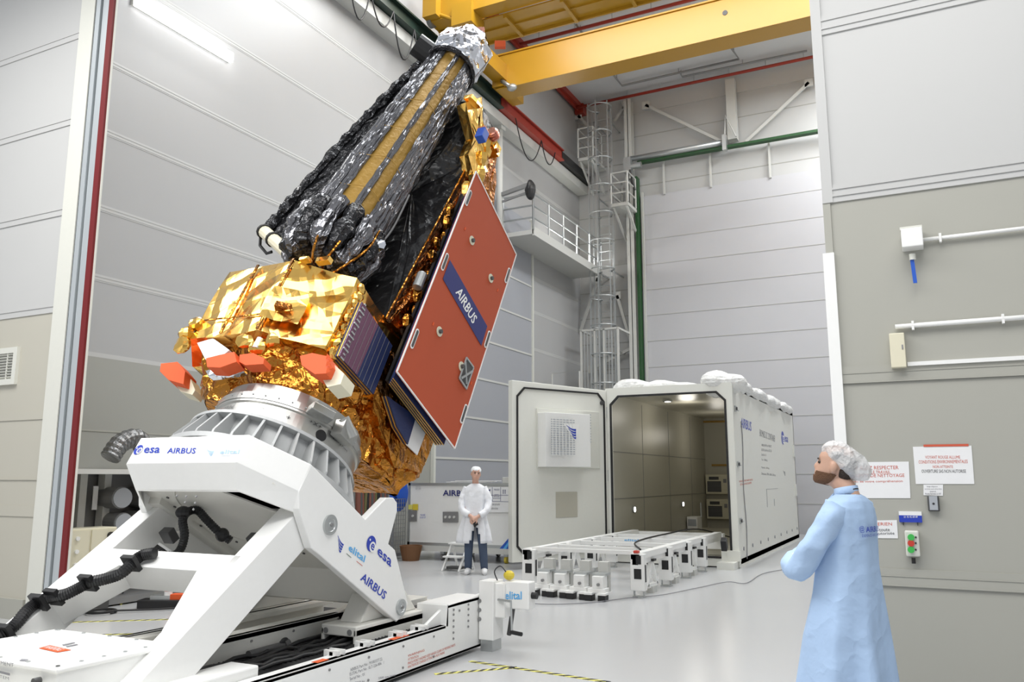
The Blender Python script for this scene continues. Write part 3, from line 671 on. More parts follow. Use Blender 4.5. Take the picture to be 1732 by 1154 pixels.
# lift arms: two inclined box arms joined by a cross beam
AN = R(35.6); ad = V3((0, math.cos(AN), math.sin(AN))); an = V3((0, -math.sin(AN), math.cos(AN)))
def armbox(x0, x1, s0, s1, base, th): # from length s0 to s1 along the arm, upper face through base
    c = V3((0, base[0], base[1])); p = [c + ad * s0, c + ad * s1, c + ad * s1 - an * th, c + ad * s0 - an * th]
    return [V3((x0, q.y, q.z)) for q in p], (x1 - x0, 0, 0)
bR = (3.44, .41)
def flare(b, x0, x1, s0, s1, th):
    c = V3((0, bR[0], bR[1])) + an * .001; q = [c + ad * s0, c + ad * s1]
    b.prism([V3((x0, q[0].y, q[0].z)), V3((x0, q[1].y, q[1].z)), V3((x1, q[1].y, q[1].z))], tuple(an * -th))
M_arm = MB(); M_arm.prism(*armbox(-4.27, -4.075, -.35, 1.85, bR, .27)); flare(M_arm, -4.27, -4.47, .36, .90, .21); arm = M_arm.build('lift_arm', W_, dl, bevel=.006)
M_arm = MB(); M_arm.prism(*armbox(-5.69, -5.50, -.35, 1.80, bR, .24)); flare(M_arm, -5.50, -5.24, .50, .90, .21); arm2 = M_arm.build('lift_arm', W_, dl, bevel=.006)
MB().prism(*armbox(-5.52, -4.2, .90, 1.07, bR, .22)).build('arm_cross_beam', W_, dl, bevel=.006)
# cable chain lying on the left arm
def onarm(x, y): n = an; return onp(x, y, n, V3((0, bR[0], bR[1])).dot(n) + .05)
pth = bezpts([onarm(*p) for p in ((-25, 1090), (5, 1073), (25, 1058), (47, 1032), (66, 1018), (88, 1010), (110, 1006), (135, 994), (150, 986), (180, 979), (205, 970), (225, 952), (240, 940), (262, 936))], 14)
MB().tube(pth, [.036 + .006 * (k % 2) for k in range(len(pth))], 10).build('cable_conduit', M['black'], dl)
b = MB()
for x, y in ((66, 1019), (91, 1010), (149, 986), (222, 953), (10, 1070)):
    c = onarm(x, y); 
    b.obox(c, ad * .016, an * .062, V3((.062, 0, 0)))
b.build('conduit_clamp', M['black'], dl)
h = [V3((-5.12, 4.62, 1.02)), None]
pth = bezpts([on(262, 936, 'y', 4.5), on(292, 940, 'y', 4.58), on(306, 928, 'y', 4.62), on(312, 905, 'y', 4.64), on(309, 880, 'y', 4.68), on(318, 866, 'y', 4.74), on(334, 864, 'y', 4.8), on(350, 880, 'y', 4.85), on(368, 898, 'y', 4.9), on(390, 915, 'y', 4.95)], 12)
MB().tube(pth, [.030 + .005 * (k % 2) for k in range(len(pth))], 10).build('cable_hose', M['black'], dl)
MB().blob(on(310, 867, 'y', 4.70), .06, .06, .05, 12, 8).blob(on(376, 905, 'y', 4.92), .055, .055, .055, 12, 8).build('hose_joint', M['black'], dl)
# ---- tilting frame: two side plates, front cross box, ring deck
UP, UD = 3.80, 3.57
def side_poly(X):
    uv = [(3.80, 3.28), (3.57, 3.27), (3.47, 3.34), (3.3, 3.61), (3.30, 3.74), (3.27, 4.90), (3.36, 4.97), (3.46, 4.98), (3.75, 4.57), (3.75, 4.46), (4.03, 4.43), (4.09, 4.39), (4.10, 4.32), (4.05, 4.23), (3.77, 4.07)]
    return [S(X, u, v) for u, v in uv]
RXo, LXo = -4.0, -5.64
sp = MB().prism(side_poly(RXo), (-.06, 0, 0)).prism([S(RXo, 3.78, 3.3), S(RXo, 3.35, 3.75), S(RXo, 3.35, 4.8), S(RXo, 3.75, 4.5), S(RXo, 3.75, 4.1)], (-.06, 0, 0))
sp = MB().prism(side_poly(RXo), (-.07, 0, 0)).build('right_side_plate', W_, dl, bevel=.008)
sl = MB().prism(side_poly(LXo), (.07, 0, 0)).build('left_side_plate', W_, dl, bevel=.008)
# box section behind each side plate (lower rail of the frame)
for x0, x1 in ((RXo - .07, RXo - .09), (LXo + .07, LXo + .09)):
    pass
b = MB()
for x0, x1 in ((RXo - .07, RXo - .20), (LXo + .07, LXo + .20)):
    b.prism([S(x0, 3.78, 3.30), S(x0, 3.50, 3.36), S(x0, 3.50, 4.75), S(x0, 3.78, 4.5)], (x1 - x0, 0, 0))
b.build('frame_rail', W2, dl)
# front cross box with chamfered corners (plan in X,V, height in U)
def planbox(plan, u0, u1, name, m, par=dl, bev=.008):
    b = MB().prism([S(x, u0, v) for x, v in plan], tuple(UU * (u1 - u0))); return b.build(name, m, par, bevel=bev)
fx = [(-5.37, 2.87), (-4.27, 2.87), (RXo, 3.28), (RXo - .10, 3.55), (-4.42, 3.10), (-5.22, 3.10), (LXo + .10, 3.55), (LXo, 3.28)]
fb = planbox(fx, UD, UP, 'front_cross_box', W_)
# sloping lower skirt of the cross box
b = MB(); a0 = [(x, UD, v) for x, v in ((LXo, 3.28), (-5.37, 2.87), (-4.27, 2.87), (RXo, 3.28))]; a1 = [(LXo + .02, 3.46, 3.40), (-5.33, 3.44, 3.02), (-4.31, 3.44, 3.02), (RXo - .02, 3.46, 3.40)]
for i in range(3):
    q = [S(*a0[i]), S(*a0[i + 1]), S(*a1[i + 1]), S(*a1[i])]; b.prism(q, tuple(VV * .03))
b.build('front_skirt', W_, fb)
# ring deck with a round opening, seen from below between the arms
b = MB(); RC = 3.66; nseg = 48; Ro, Ri = .80, .56
outer = []
for k in range(nseg):
    a = 2 * math.pi * k / nseg; c_, s_ = math.cos(a), math.sin(a)
    r = min(.74 / max(abs(c_), 1e-6), (1.05 if s_ > 0 else .54) / max(abs(s_), 1e-6)); outer.append((DX + r * c_, RC + r * s_))
inner = [(DX + Ri * math.cos(2 * math.pi * k / nseg), RC + Ri * math.sin(2 * math.pi * k / nseg)) for k in range(nseg)]
vs = [S(x, UD - .02, v) for x, v in outer] + [S(x, UD - .02, v) for x, v in inner] + [S(x, UP - .03, v) for x, v in outer] + [S(x, UP - .03, v) for x, v in inner]
fs = []
for k in range(nseg):
    j = (k + 1) % nseg; n = nseg
    fs += [(k, j, n + j, n + k), (2 * n + k, 3 * n + k, 3 * n + j, 2 * n + j), (k, 2 * n + k, 2 * n + j, j), (n + k, n + j, 3 * n + j, 3 * n + k)]
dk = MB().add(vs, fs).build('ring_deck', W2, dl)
bolts([S(DX + (Ri + .07) * math.cos(R(a)), UD - .02, RC + (Ri + .07) * math.sin(R(a))) for a in range(0, 360, 15)] + [S(DX + x, UD - .02, RC + y) for x, y in ((.05, -.72), (-.1, -.72), (-.25, -.72), (.2, -.72), (-.35, -.6), (.4, -.6), (.3, -.68))], tuple(-UU), .012, M['dark'], dk)
MB().cyl(S(DX, UD + .10, RC), S(DX, UD + .11, RC), .56, n=40).build('dark_hole_disc', M['black'], dk)  # black disc put in for the darkness inside the ring opening
cpl = []
for k in range(48):
    a = 2 * math.pi * k / 48; x, v = .565 * math.cos(a), .565 * math.sin(a); d_ = (x * .7 - v * .715)
    if d_ > .34: x -= (d_ - .34) * .7; v += (d_ - .34) * .715
    cpl.append(S(DX + x, UD - .01, RC + v))
MB().prism(cpl, tuple(UU * .012)).build('inner_cover_plate', W2, dk)
# stepped end plate of the frame between the side plates
b = MB().prism([S(LXo + .07, 3.33, 4.7), S(RXo - .07, 3.33, 4.7), S(RXo - .07, 3.75, 4.45), S(LXo + .07, 3.75, 4.45)], tuple(VV * .03)); b.build('rear_plate', W2, dl)
# brackets with dark rubber blocks under the cross box
for px_, py_ in ((286, 906), (434, 916)):
    q = on(px_, py_, 'y', 4.70)
    o = MB().beam(q + V3((0, .10, .02)), q + V3((0, .22, .22)), .10, .05).build('stop_bracket', W2, dl, bevel=.006)
    MB().obox(q, (.055, 0, 0), ad * .035, an * .055).build('rubber_stop', M['dark'], o, bevel=.006)
# pivot discs
def disc(c, n, r, par, name='pivot_disc'):
    n = V3(n); c = V3(c); o = MB().lathe(c, n, [(0, .001), (.022, .001), (.022, r * .25), (.014, r * .28), (.014, r * .62), (.018, r * .66), (.018, r), (0, r)], 32).build(name, M['steel'], par)
    MB().cyl(c + n * .02, c + n * .03, r * .2, n=6).build('hex_bolt', M['grey'], o); return o
disc(on(557, 888, 'x', RXo), (1, 0, 0), .075, sp); disc(on(677, 1027, 'x', RXo), (1, 0, 0), .065, sp)
pu = on(557, 888, 'x', RXo); pl = on(677, 1027, 'x', RXo)
disc((LXo + .07, 5.17, 1.21), (1, 0, 0), .085, sl); disc((LXo + .07, pl.y - .1, pl.z), (1, 0, 0), .075, sl)
# carriages carrying the lower pivots
for x0, x1 in ((-4.36, -4.02), (-5.6, -5.25)):
    y0 = 5.36
    b = MB().box((x0, y0, .22), (x0 + .03, y0 + 1.0, .40)).box((x1 - .03, y0, .22), (x1, y0 + 1.0, .40)).box((x0, y0, .34), (x1, y0 + 1.0, .42)).prism([(x0 + .06, y0 + .15, .42), (x0 + .06, y0 + .30, .62), (x0 + .06, y0 + .75, .62), (x0 + .06, y0 + .95, .42)], (x1 - x0 - .13, 0, 0))
    cr = b.build('carriage', W2, dl, bevel=.01)
    b = MB().cyl((x0 + .05, y0 - .006, .375), (x0 + .05, y0, .375), .022).cyl((x1 - .06, y0 - .006, .375), (x1 - .06, y0, .375), .022); b.build('carriage_bolt', M['grey'], cr)
b = MB().box((-4.3, 6.48, .22), (-4.05, 6.75, .40)); b.build('motor_block', M['black'], dl, bevel=.01)
# lettering on the side plate
Q = lambda x, y: on(x, y, 'x', RXo + .003)
text('AIRBUS', Q(609, 981), Q(650, 1015), Q(614.5, 968), M['logo'], sp)
def esa_logo(c, ex, ey, txt, par, m=M['logo'], n=None):
    # blue disc with a white crescent bite holding a small e, then the word esa
    n = n or ex.cross(ey).normalized(); c = V3(c)
    def dsk(cc, r, h, mm, nm): MB().add([cc + n * h + (ex * math.cos(t) + ey * math.sin(t)) * r for t in [k * math.pi / 14 for k in range(28)]], [tuple(range(28))]).build(nm, mm, par, smooth='keep')
    dsk(c, 1, .001, m, 'logo_disc'); dsk(c + ex * .45 - ey * .22, .66, .002, M['white'], 'logo_bite'); dsk(c - ex * .5 + ey * .3, .14, .002, M['white'], 'logo_dot')
    text('e', c + ex * .02 - ey * .62, c + ex * .85 - ey * .62, c + ex * .02 + ey * .2, m, par, n * .003)
    text('esa', *txt, m, par)
c = Q(628, 920); tx = (Q(661.5, 959.5) - Q(637, 937)).normalized(); ty = (Q(614.5, 968) - Q(609, 981)).normalized(); ty = (V3((1, 0, 0)).cross(tx)).normalized()
ax_ = ad
esa_logo(c, tx * .062, ty * .062, (Q(637.5, 938), Q(661, 960), Q(640, 926)), sp)
def swoosh(a, ex, ey, m, par):
    b = MB(); a = V3(a)
    for k in range(4):
        pts = []
        def sw(u, h): return a + ex * (.2 * k + (1 - .2 * k) * u) + ey * (-.04 - .26 * k - .10 * u * (4 - k) * .5 - .16 * math.sin(u * 2.6) - h)
        for s_ in range(9): pts.append(sw(s_ / 8, 0))
        lo = [sw(s_ / 8, .13 * (.35 + s_ / 8)) for s_ in range(9)]
        b.add(pts + lo, [(i, i + 1, 9 + i + 1, 9 + i) for i in range(8)])
    b.build('swoosh_mark', m, par, smooth='keep')
swoosh(Q(572, 905), tx * .10, ty * .085, M['logo'], sp)
text('elital', Q(589, 931), Q(616, 952), Q(592, 919.5), M['cyan'], sp)
b = MB().prism([Q(586, 936), Q(594, 943), Q(594, 944), Q(586, 937)], (.001, 0, 0)); b.build('green_line', M['grnpaint'], sp)
b = MB().prism([Q(603, 949), Q(613, 957), Q(613, 958), Q(603, 950)], (.001, 0, 0)); b.build('red_line', M['inkr'], sp)
# lettering on the front face (plane V = 2.87)
FQ = lambda x, y: onp(x, y, VV, 2.87 - .003)
ex, ey = V3((1, 0, 0)), UU
text('AIRBUS', FQ(282, 767), FQ(330, 767.5), FQ(284.5, 757.5), M['logo'], fb)
esa_logo(FQ(234, 761), ex * .042, ey * .042, (FQ(242, 766.5), FQ(269, 766.5), FQ(245, 757)), fb, n=-VV)
swoosh(FQ(350, 760), ex * .08, ey * .05, M['cyan2'], fb)
text('elital', FQ(371, 768), FQ(404, 767.5), FQ(373, 761), M['cyan2'], fb)
b = MB().prism([FQ(373, 770.5), FQ(390, 770.5), FQ(390, 771), FQ(373, 771)], tuple(-VV * .001)); b.build('green_line', M['cyan2'], fb)
bolts([FQ(x, y) + VV * .13 - UU * .0 for x, y in ((279, 824), (295, 825), (312, 825), (293, 835), (310, 836), (307, 847))], tuple(-VV), .008, M['grey'], fb)
# ribbed tilting ring (turntable)
ua = S(DX, 0, RC) - V3((0, 0, 0))
rg = MB().lathe(S(DX, 0, RC), UU, [(3.80, .62), (3.80, .80), (3.84, .80), (3.84, .62)], 72).build('turntable_flange', M['ringw'], dl)
o = MB().lathe(S(DX, 0, RC), UU, [(3.84, .60), (4.10, .60), (4.10, .70), (4.075, .70), (4.07, .625), (3.84, .625)], 72).build('turntable', M['ringw'], dl, smooth=False)
b = MB(); e1 = V3((1, 0, 0)); e2 = VV
nr = 32
for k in range(nr):
    a = 2 * math.pi * k / nr; d = e1 * math.cos(a) + e2 * math.sin(a); t_ = e1 * -math.sin(a) + e2 * math.cos(a); c0 = S(DX, 0, RC)
    rb = MB().prism([c0 + UU * 3.84 + d * .62 - t_ * .009, c0 + UU * 3.84 + d * .79 - t_ * .009, c0 + UU * 3.87 + d * .79 - t_ * .009, c0 + UU * 4.075 + d * .695 - t_ * .009, c0 + UU * 4.075 + d * .62 - t_ * .009], tuple(t_ * .018))
    rb.build('stiffener_rib', M['ringw'], o)
bolts([S(DX, 0, RC) + UU * 3.84 + (e1 * math.cos(2 * math.pi * (k + .5) / nr) + e2 * math.sin(2 * math.pi * (k + .5) / nr)) * .75 for k in range(nr)], tuple(UU), .014, M['dark'], rg)
# ------------------------------------------------------------ payload adapter ring
AC = 3.77; AXc = -4.86
ad_ = thing('payload_adapter', 'silver metal adapter ring marked Lifting Point between dolly and satellite', 'adapter ring', tuple(S(AXc, 4.10, AC)))
c0 = S(AXc, 0, AC)
cone = MB().lathe(c0, UU, [(4.10, .60), (4.10, .675), (4.12, .675), (4.13, .64), (4.30, .62), (4.31, .635), (4.33, .635), (4.33, .58)], 96).build('cone', M['ringm'], ad_, smooth=False)
MB().lathe(c0, UU, [(4.33, .58), (4.33, .642), (4.39, .642), (4.39, .58)], 96).build('clamp_band', M['ringm'], ad_)
def rad(a, r, u): return c0 + UU * u + (V3((1, 0, 0)) * math.cos(a) + VV * math.sin(a)) * r
bolts([rad(R(a), .642, 4.36) for a in range(0, 360, 10)], (0, 0, 1), .007, M['steel'], cone, 'clamp_bolt')
b = MB()
for a in (-22, -125, 60, 150): d = (rad(R(a), 1, 0) - rad(R(a), 0, 0)); b.cyl(rad(R(a), .625, 4.215), rad(R(a), .635, 4.215), .048, n=20)
b.build('round_hole', M['black'], ad_)
def curvtext(s, a0, a1, u0, u1, m):
    vs_o = text(s, (0, 0, 0), (1, 0, 0), (0, 1, 0), m, None)
    me = vs_o.data
    for v in me.vertices:
        a = R(a0 + (a1 - a0) * v.co.x); u = u0 + (u1 - u0) * v.co.y; r = .645 - (u - 4.13) * .12 + .004
        v.co = rad(a, r, u) - ORG[ad_]
    vs_o.parent = ad_
curvtext('SWL: 1500 [kg]', -112, -93, 4.235, 4.265, M['ink']); curvtext('M: 40 [kg]', -108, -97, 4.195, 4.22, M['ink'])
curvtext('Lifting Point', -85, -67, 4.24, 4.27, M['ink']); curvtext('Lifting Point', -12, 6, 4.24, 4.265, M['ink'])
curvtext('+X+', -34, -24, 4.265, 4.295, M['ink']); curvtext('+Y+', -132, -122, 4.265, 4.29, M['ink']); curvtext('+', -50, -47, 4.22, 4.25, M['ink'])
b = MB().obox(rad(R(-30), .69, 4.36), (rad(R(-30), 1, 0) - rad(R(-30), 0, 0)) * .06, (rad(R(60), 1, 0) - rad(R(60), 0, 0)) * .10, UU * .035); b.build('clamp_bracket', M['ringm'], ad_, bevel=.008)
b = MB().cyl(rad(R(-14), .70, 4.42), rad(R(-4), .74, 4.31), .045).obox(rad(R(-8), .68, 4.33), (.05, 0, 0), VV * .09, UU * .07); b.build('clamp_tensioner', M['ringm'], ad_)
# ------------------------------------------------------------ satellite
G = M['gold']; A = M['amber']
sat = thing('satellite', 'tilted satellite in gold and black foil with red AIRBUS panel and striped antenna bundle', 'satellite', tuple(S(-4.9, 4.4, 3.85)))
def PP(x, u, v): return S(x, u, v)
U0, U1 = 4.92, 5.72
VB = 5.12
# upper bus: faceted plan, gold foil
plan = [(-5.69, 3.02), (-4.88, 3.00), (-4.40, 3.31), (-4.40, VB), (-6.0, VB), (-6.0, 3.40)]
b = MB().foilprism([PP(x, U0, v) for x, v in plan], UU * (U1 - U0), step=.17, amp=.022, freq=2.4, seed=1)
b.build('upper_bus_blanket', G, sat)
# seams and a square patch with a small port
b = MB()
for (x, v) in ((-4.88, 2.975), (-5.3, 2.985)): b.obox(PP(x, (U0 + U1) / 2, v), V3((.014, 0, 0)), UU * .40, VV * .006)
b.obox(PP(-5.1, 5.1, 2.99), V3((.5, 0, 0)), UU * .006, VV * .005); b.build('blanket_seam', A, sat)
c = PP(-4.75, 5.17, 3.04); nn = (VV * -1 + V3((.55, 0, 0))).normalized(); e1 = nn.cross(UU).normalized()
b = MB().grid(c - e1 * .17 - UU * .15 + nn * .04, c + e1 * .17 - UU * .15 + nn * .04, c + e1 * .17 + UU * .2 + nn * .035, c - e1 * .17 + UU * .2 + nn * .035, 5, 5, .012, 6, 4); pt = b.build('foil_patch', G, sat)
MB().obox(c + nn * .06 - UU * .02, e1 * .07, UU * .03, nn * .03).build('port', M['amberd'], pt, bevel=.01)
b = MB().obox(PP(-4.6, 5.73, 3.06), V3((.07, 0, 0)), VV * .03, UU * .025).obox(PP(-4.78, 5.73, 3.02), V3((.05, 0, 0)), VV * .03, UU * .015); b.build('foil_tab', G, sat)
# lower bus: crumpled amber foil tapering to the ring, underside shade put into its colour
lo = [(-5.66, 3.14), (-4.90, 3.12), (-4.42, 3.38), (-4.40, 5.16), (-5.9, 5.16), (-5.9, 3.5)]
lb = [(-5.45, 3.30), (-4.90, 3.28), (-4.46, 3.50), (-4.42, 4.90), (-5.6, 4.9), (-5.7, 3.6)]
b = MB()
for i in range(6):
    j = (i + 1) % 6; p, q = PP(lo[i][0], U0 + .02, lo[i][1]), PP(lo[j][0], U0 + .02, lo[j][1]); r_, s_ = PP(lb[j][0], 4.46, lb[j][1]), PP(lb[i][0], 4.46, lb[i][1])
    b.grid(p, q, r_, s_, max(4, int((q - p).length / .07)), 7, .045, 5, 20 + i)
cen = PP(-4.95, 4.46, 4.1)
for i in range(6):
    j = (i + 1) % 6; b.grid(PP(lb[i][0], 4.46, lb[i][1]), PP(lb[j][0], 4.46, lb[j][1]), cen, cen, 6, 6, .03, 5, 40 + i)
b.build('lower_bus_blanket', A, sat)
MB().cyl(PP(-4.86, 4.39, 3.77), PP(-4.86, 4.50, 3.77), .60, n=48).build('interface_ring', M['ringm'], sat)
b = MB(); rnd = random.Random(11)
for i in range(26):
    x = rnd.uniform(-5.6, -4.5); u = rnd.uniform(4.55, 4.9); v = 3.24 + max(0, (x + 4.9) * .55) + (4.9 - u) * .35
    r_ = rnd.uniform(.05, .10); b.blob(PP(x, u, v), r_ * 1.4, r_, r_, 7, 5, .05, 9)
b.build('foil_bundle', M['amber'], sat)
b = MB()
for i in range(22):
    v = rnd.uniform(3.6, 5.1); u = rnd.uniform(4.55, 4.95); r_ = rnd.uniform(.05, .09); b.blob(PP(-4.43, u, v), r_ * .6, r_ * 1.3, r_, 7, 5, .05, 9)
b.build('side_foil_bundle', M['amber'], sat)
# triangular lower corner (far lower tip) and its bare panel
b = MB(); t0 = [sX(628, 690, -4.38), sX(664, 790, -4.38), sX(708, 800, -4.38), sX(733, 742, -4.38), sX(700, 650, -4.38), sX(640, 560, -4.38)]
b.foilprism([PP(-4.36, u, v) for u, v in t0], V3((-.5, 0, 0)), .1, .02, 5, 9); b.build('lower_corner_blanket', A, sat)
P4 = [sX(x, y, -4.335) for x, y in ((683, 748), (706, 770), (722, 727), (700, 690))]
MB().prism([PP(-4.335, u, v) for u, v in P4], (-.01, 0, 0)).build('white_radiator', M['paper'], sat)
P4 = [[sX(x, y, -4.3) for x, y in q] for q in (((675, 724), (686, 755), (690, 752), (680, 722)), )]
# solar panel stacks on the side
def stack(name, corners, X, n, cellm, gap=.018, parent=sat):
    uv = [sX(x, y, X) for x, y in corners]
    o = MB().prism([PP(X, u, v) for u, v in uv], (-.012, 0, 0)).build(name, cellm, parent)
    cu, cv = sum(u for u, v in uv) / 4, sum(v for u, v in uv) / 4
    for i in range(1, n):
        MB().prism([PP(X - gap * i, u, v) for u, v in uv], (-.010, 0, 0)).build('folded_layer', M['goldedge'] if i % 2 else M['cell'], o)
    return o
s1 = stack('small_solar_panel', ((613, 511), (664, 585), (632, 667), (574, 602)), -4.30, 6, M['cell'])
uv = [sX(x, y, -4.296) for x, y in ((613, 511), (640, 550), (604, 634), (574, 602))]
MB().prism([PP(-4.296, u, v) for u, v in uv], (-.003, 0, 0)).build('purple_cell_area', M['cellp'], s1)
b = MB(); a0, a1 = PP(-4.292, *uv[0]), PP(-4.292, *uv[3])
for i in range(14): t_ = i / 13; q = a0.lerp(a1, t_); b.obox(q + VV * .04, (.003, 0, 0), VV * (.012 + .012 * (i % 3)), UU * .008)
b.build('wiring_strip', M['steel'], s1)
b = MB()
for i in range(1, 9):
    t_ = i / 9; b.beam(PP(-4.292, *uv[0]).lerp(PP(-4.292, *sX(664, 585, -4.292)), t_), PP(-4.292, *uv[3]).lerp(PP(-4.292, *sX(632, 667, -4.292)), t_), .003, .002)
b.build('cell_string', M['grey'], s1)
stack('second_solar_panel', ((655, 670), (704, 705), (690, 752), (672, 722)), -4.28, 4, M['cell'])
# red protective panel over the folded solar array, AIRBUS lettering
XP = -4.10
RP = [(805, 290), (873, 431), (769, 759), (671, 629)]
ruv = [sX(x, y, XP) for x, y in RP]
rp = MB().prism([PP(XP, u, v) for u, v in ruv], (-.02, 0, 0)).build('red_panel', M['panelred'], sat, bevel=.006)
rp['label'] = 'red protective panel'
cu, cv = sum(u for u, v in ruv) / 4, sum(v for u, v in ruv) / 4
b = MB(); P = [PP(XP + .001, u, v) for u, v in ruv]
for i in range(4): b.beam(P[i], P[(i + 1) % 4], .012, .012)
b.build('white_edge', M['white'], rp)
for i in range(1, 5):
    q = [PP(XP - .02 - .028 * i, u + (-.03 if u < cu else -.25), v + (.02 + .026 * i if v < cv else -.12)) for u, v in ruv]
    o = MB().prism(q, (-.014, 0, 0)).build('folded_array_layer', M['cell'], sat)
    b = MB()
    for k in (2,): b.beam(q[k] - V3((.007, 0, 0)), q[(k + 1) % 4] - V3((.007, 0, 0)), .008, .014)
    b.build('gold_edge', M['goldedge'], o)
q = [PP(XP - .16, u - (.0 if u < cu else .2), v + (.11 if v < cv else -.15)) for u, v in ruv]
MB().prism(q, (-.03, 0, 0)).build('array_backing', M['black'], sat)
b = MB()
for u in (5.6, 6.4, 7.2): b.cyl(PP(XP - .24, u, 4.5), PP(-4.5, u, 4.5), .05)
b.build('hold_down', M['grey'], sat)
K = lambda x, y, d=.004: on(x, y, 'x', XP + d)
npl = MB().prism([K(761, 440), K(749, 472), K(814, 585), K(824, 552)], (.002, 0, 0)).build('navy_name_plate', M['navy'], rp)
text('AIRBUS', K(770, 495, .008), K(799.5, 549, .008), K(779, 484, .008), M['white'], rp)
def slot(x, y):
    c = K(x, y, .002); o = MB()
    pts = [];
    for k in range(16): a = 2 * math.pi * k / 16; pts.append(c + UU * (.085 * (1 if math.sin(a) > 0 else -1) * (1 if abs(math.sin(a)) > 1e-6 else 0) + .022 * math.sin(a)) + VV * .022 * math.cos(a))
    outer = [c + UU * ((.085 if math.sin(2 * math.pi * (k + .5) / 16) > 0 else -.085) + .026 * math.sin(2 * math.pi * (k + .5) / 16)) + VV * .026 * math.cos(2 * math.pi * (k + .5) / 16) for k in range(16)]
    inner = [c + UU * ((.080 if math.sin(2 * math.pi * (k + .5) / 16) > 0 else -.080) + .016 * math.sin(2 * math.pi * (k + .5) / 16)) + VV * .016 * math.cos(2 * math.pi * (k + .5) / 16) for k in range(16)]
    s_ = MB().prism(outer, (.006, 0, 0)).build('handle_slot', M['white'], rp); MB().prism([p + V3((.004, 0, 0)) for p in inner], (.005, 0, 0)).build('slot_opening', M['dark'], s_)
for x, y in ((792, 335), (752, 443), (701, 573), (858, 466), (824, 574), (784, 700)): slot(x, y)
for x, y in ((798, 407), (830, 471), (743, 561), (780, 620)):
    c = K(x, y, .003); o = MB().cyl(c, c + V3((.006, 0, 0)), .05, n=20).build('round_port', M['cream'], rp); MB().cyl(c + V3((.006, 0, 0)), c + V3((.03, 0, 0)), .022, n=10).build('bolt_head', M['dark'], o)
b = MB().prism([K(789, 605), K(801, 622), K(789, 658), K(777, 640)], (.006, 0, 0)); o = b.build('square_opening', M['dark'], rp)
b = MB().beam(K(789, 605, .012), K(801, 622, .012), .012, .02).beam(K(801, 622, .012), K(789, 658, .012), .008, .02).beam(K(789, 658, .012), K(777, 640, .012), .012, .02).beam(K(777, 640, .012), K(789, 605, .012), .008, .02).beam(K(780, 640, .016), K(799, 628, .016), .02, .02).beam(K(787, 612, .016), K(789, 650, .016), .014, .02); b.build('opening_frame', M['steel'], o)
b = MB()
for x, y in ((787, 387), (842, 491), (733, 548), (797, 648)): b.obox(K(x, y), (.002, 0, 0), UU * .018, VV * .008)
b.build('small_sticker', M['orange'], rp)
# tower: black foil body behind the antenna, gold edge towards the red panel
T0 = [(-5.75, 5.68, 3.75), (-4.40, 5.70, 3.84)]
tw = [(-4.40, 5.70, 3.84), (-4.40, 8.28, 4.13), (-4.40, 9.13, 3.90), (-5.2, 9.3, 3.95), (-5.75, 5.70, 3.78)]
b = MB(); d = VV * .55
front = [PP(*p) for p in tw]
b.foilprism([front[0], front[1], front[2], front[3], front[4]], d, .2, .02, 2.5, 3); b.build('tower_black_blanket', M['blackfoil'], sat)
MB().tube([front[4], front[0], front[1], front[2]], .012, 6).build('copper_edge_tape', A, sat)
b = MB(); back = [PP(-4.36, 5.70, 3.88), PP(-4.36, 8.28, 4.19), PP(-4.36, 8.9, 4.10), PP(-4.36, 8.9, 4.45), PP(-4.36, 8.0, 4.9), PP(-4.36, 5.7, 4.9)]
b.foilprism(back, (-.1, 0, 0), .12, .03, 5, 5); b.build('tower_gold_side', M['amberd'], sat)
b = MB()
for i in range(8): u = 7.4 + i * .2; b.blob(PP(-4.3, u, 4.22 + .04 * math.sin(i * 2)), .06, .1, .12, 7, 5, .06, 8)
b.build('gold_side_bundle', G, sat)
b = MB()
for i in range(10): u = 5.8 + i * .17; b.blob(PP(-4.3, u, 4.05 + .05 * math.sin(i * 2)), .05, .06, .08, 7, 5, .05, 8)
b.build('amber_side_bundle', A, sat)
c = PP(-4.25, *sX(710, 475, -4.25)); MB().cyl(c - UU * .09, c + UU * .09, .05, n=12).build('valve_canister', M['steel'], sat, bevel=.008)
b = MB().tube([PP(-4.24, 5.9 + i * .2, 4.13 + .03 * (i % 2)) for i in range(12)], .018, 8).tube([PP(-4.22, 6.0 + i * .2, 4.18) for i in range(10)], .012, 8); b.build('foil_pipe', G, sat)
# gold mast tip with star trackers
qa = [sX(*p, -4.35) for p in ((781, 178), (808, 165), (812, 215), (824, 235), (818, 290), (795, 300), (785, 262), (796, 235))]
b = MB().foilprism([PP(-4.30, u, v) for u, v in qa], (-.12, 0, 0), .1, .02, 6, 8); b.build('mast_tip_blanket', G, sat)
b = MB().obox(PP(-4.28, *sX(800, 172, -4.28)), (.05, 0, 0), (UU * .4 + VV * .9).normalized() * .12, UU * .03); b.build('gold_clamp', G, sat)
c = on(815, 229, 'x', -4.2); st = MB().obox(c, (.05, 0, 0), VV * .055, UU * .075).build('star_tracker', M['bluep'], sat, bevel=.006); MB().obox(c + UU * .08, (.05, 0, 0), VV * .055, UU * .008).build('pink_cover', M['pink'], st)
c = on(833, 226, 'x', -4.25); b = MB()
for i in range(5): b.lathe(c + VV * (.02 * i - .04), VV, [(0, .05), (.012, .07 + .008 * (i % 2)), (.02, .05)], 16)
b.build('coil_baffle', M['pink'], sat); MB().cyl(c - VV * .05, c + VV * .08, .055).build('baffle_tube', M['pink'], sat)
c = on(834, 253, 'x', -4.3); MB().foilprism([c + UU * a_ + V3((b_, 0, 0)) - VV * .06 for a_, b_ in ((-.07, -.06), (-.07, .06), (.07, .06), (.07, -.06))], VV * .13, .05, .008, 9, 3).build('gold_sensor_box', G, sat)
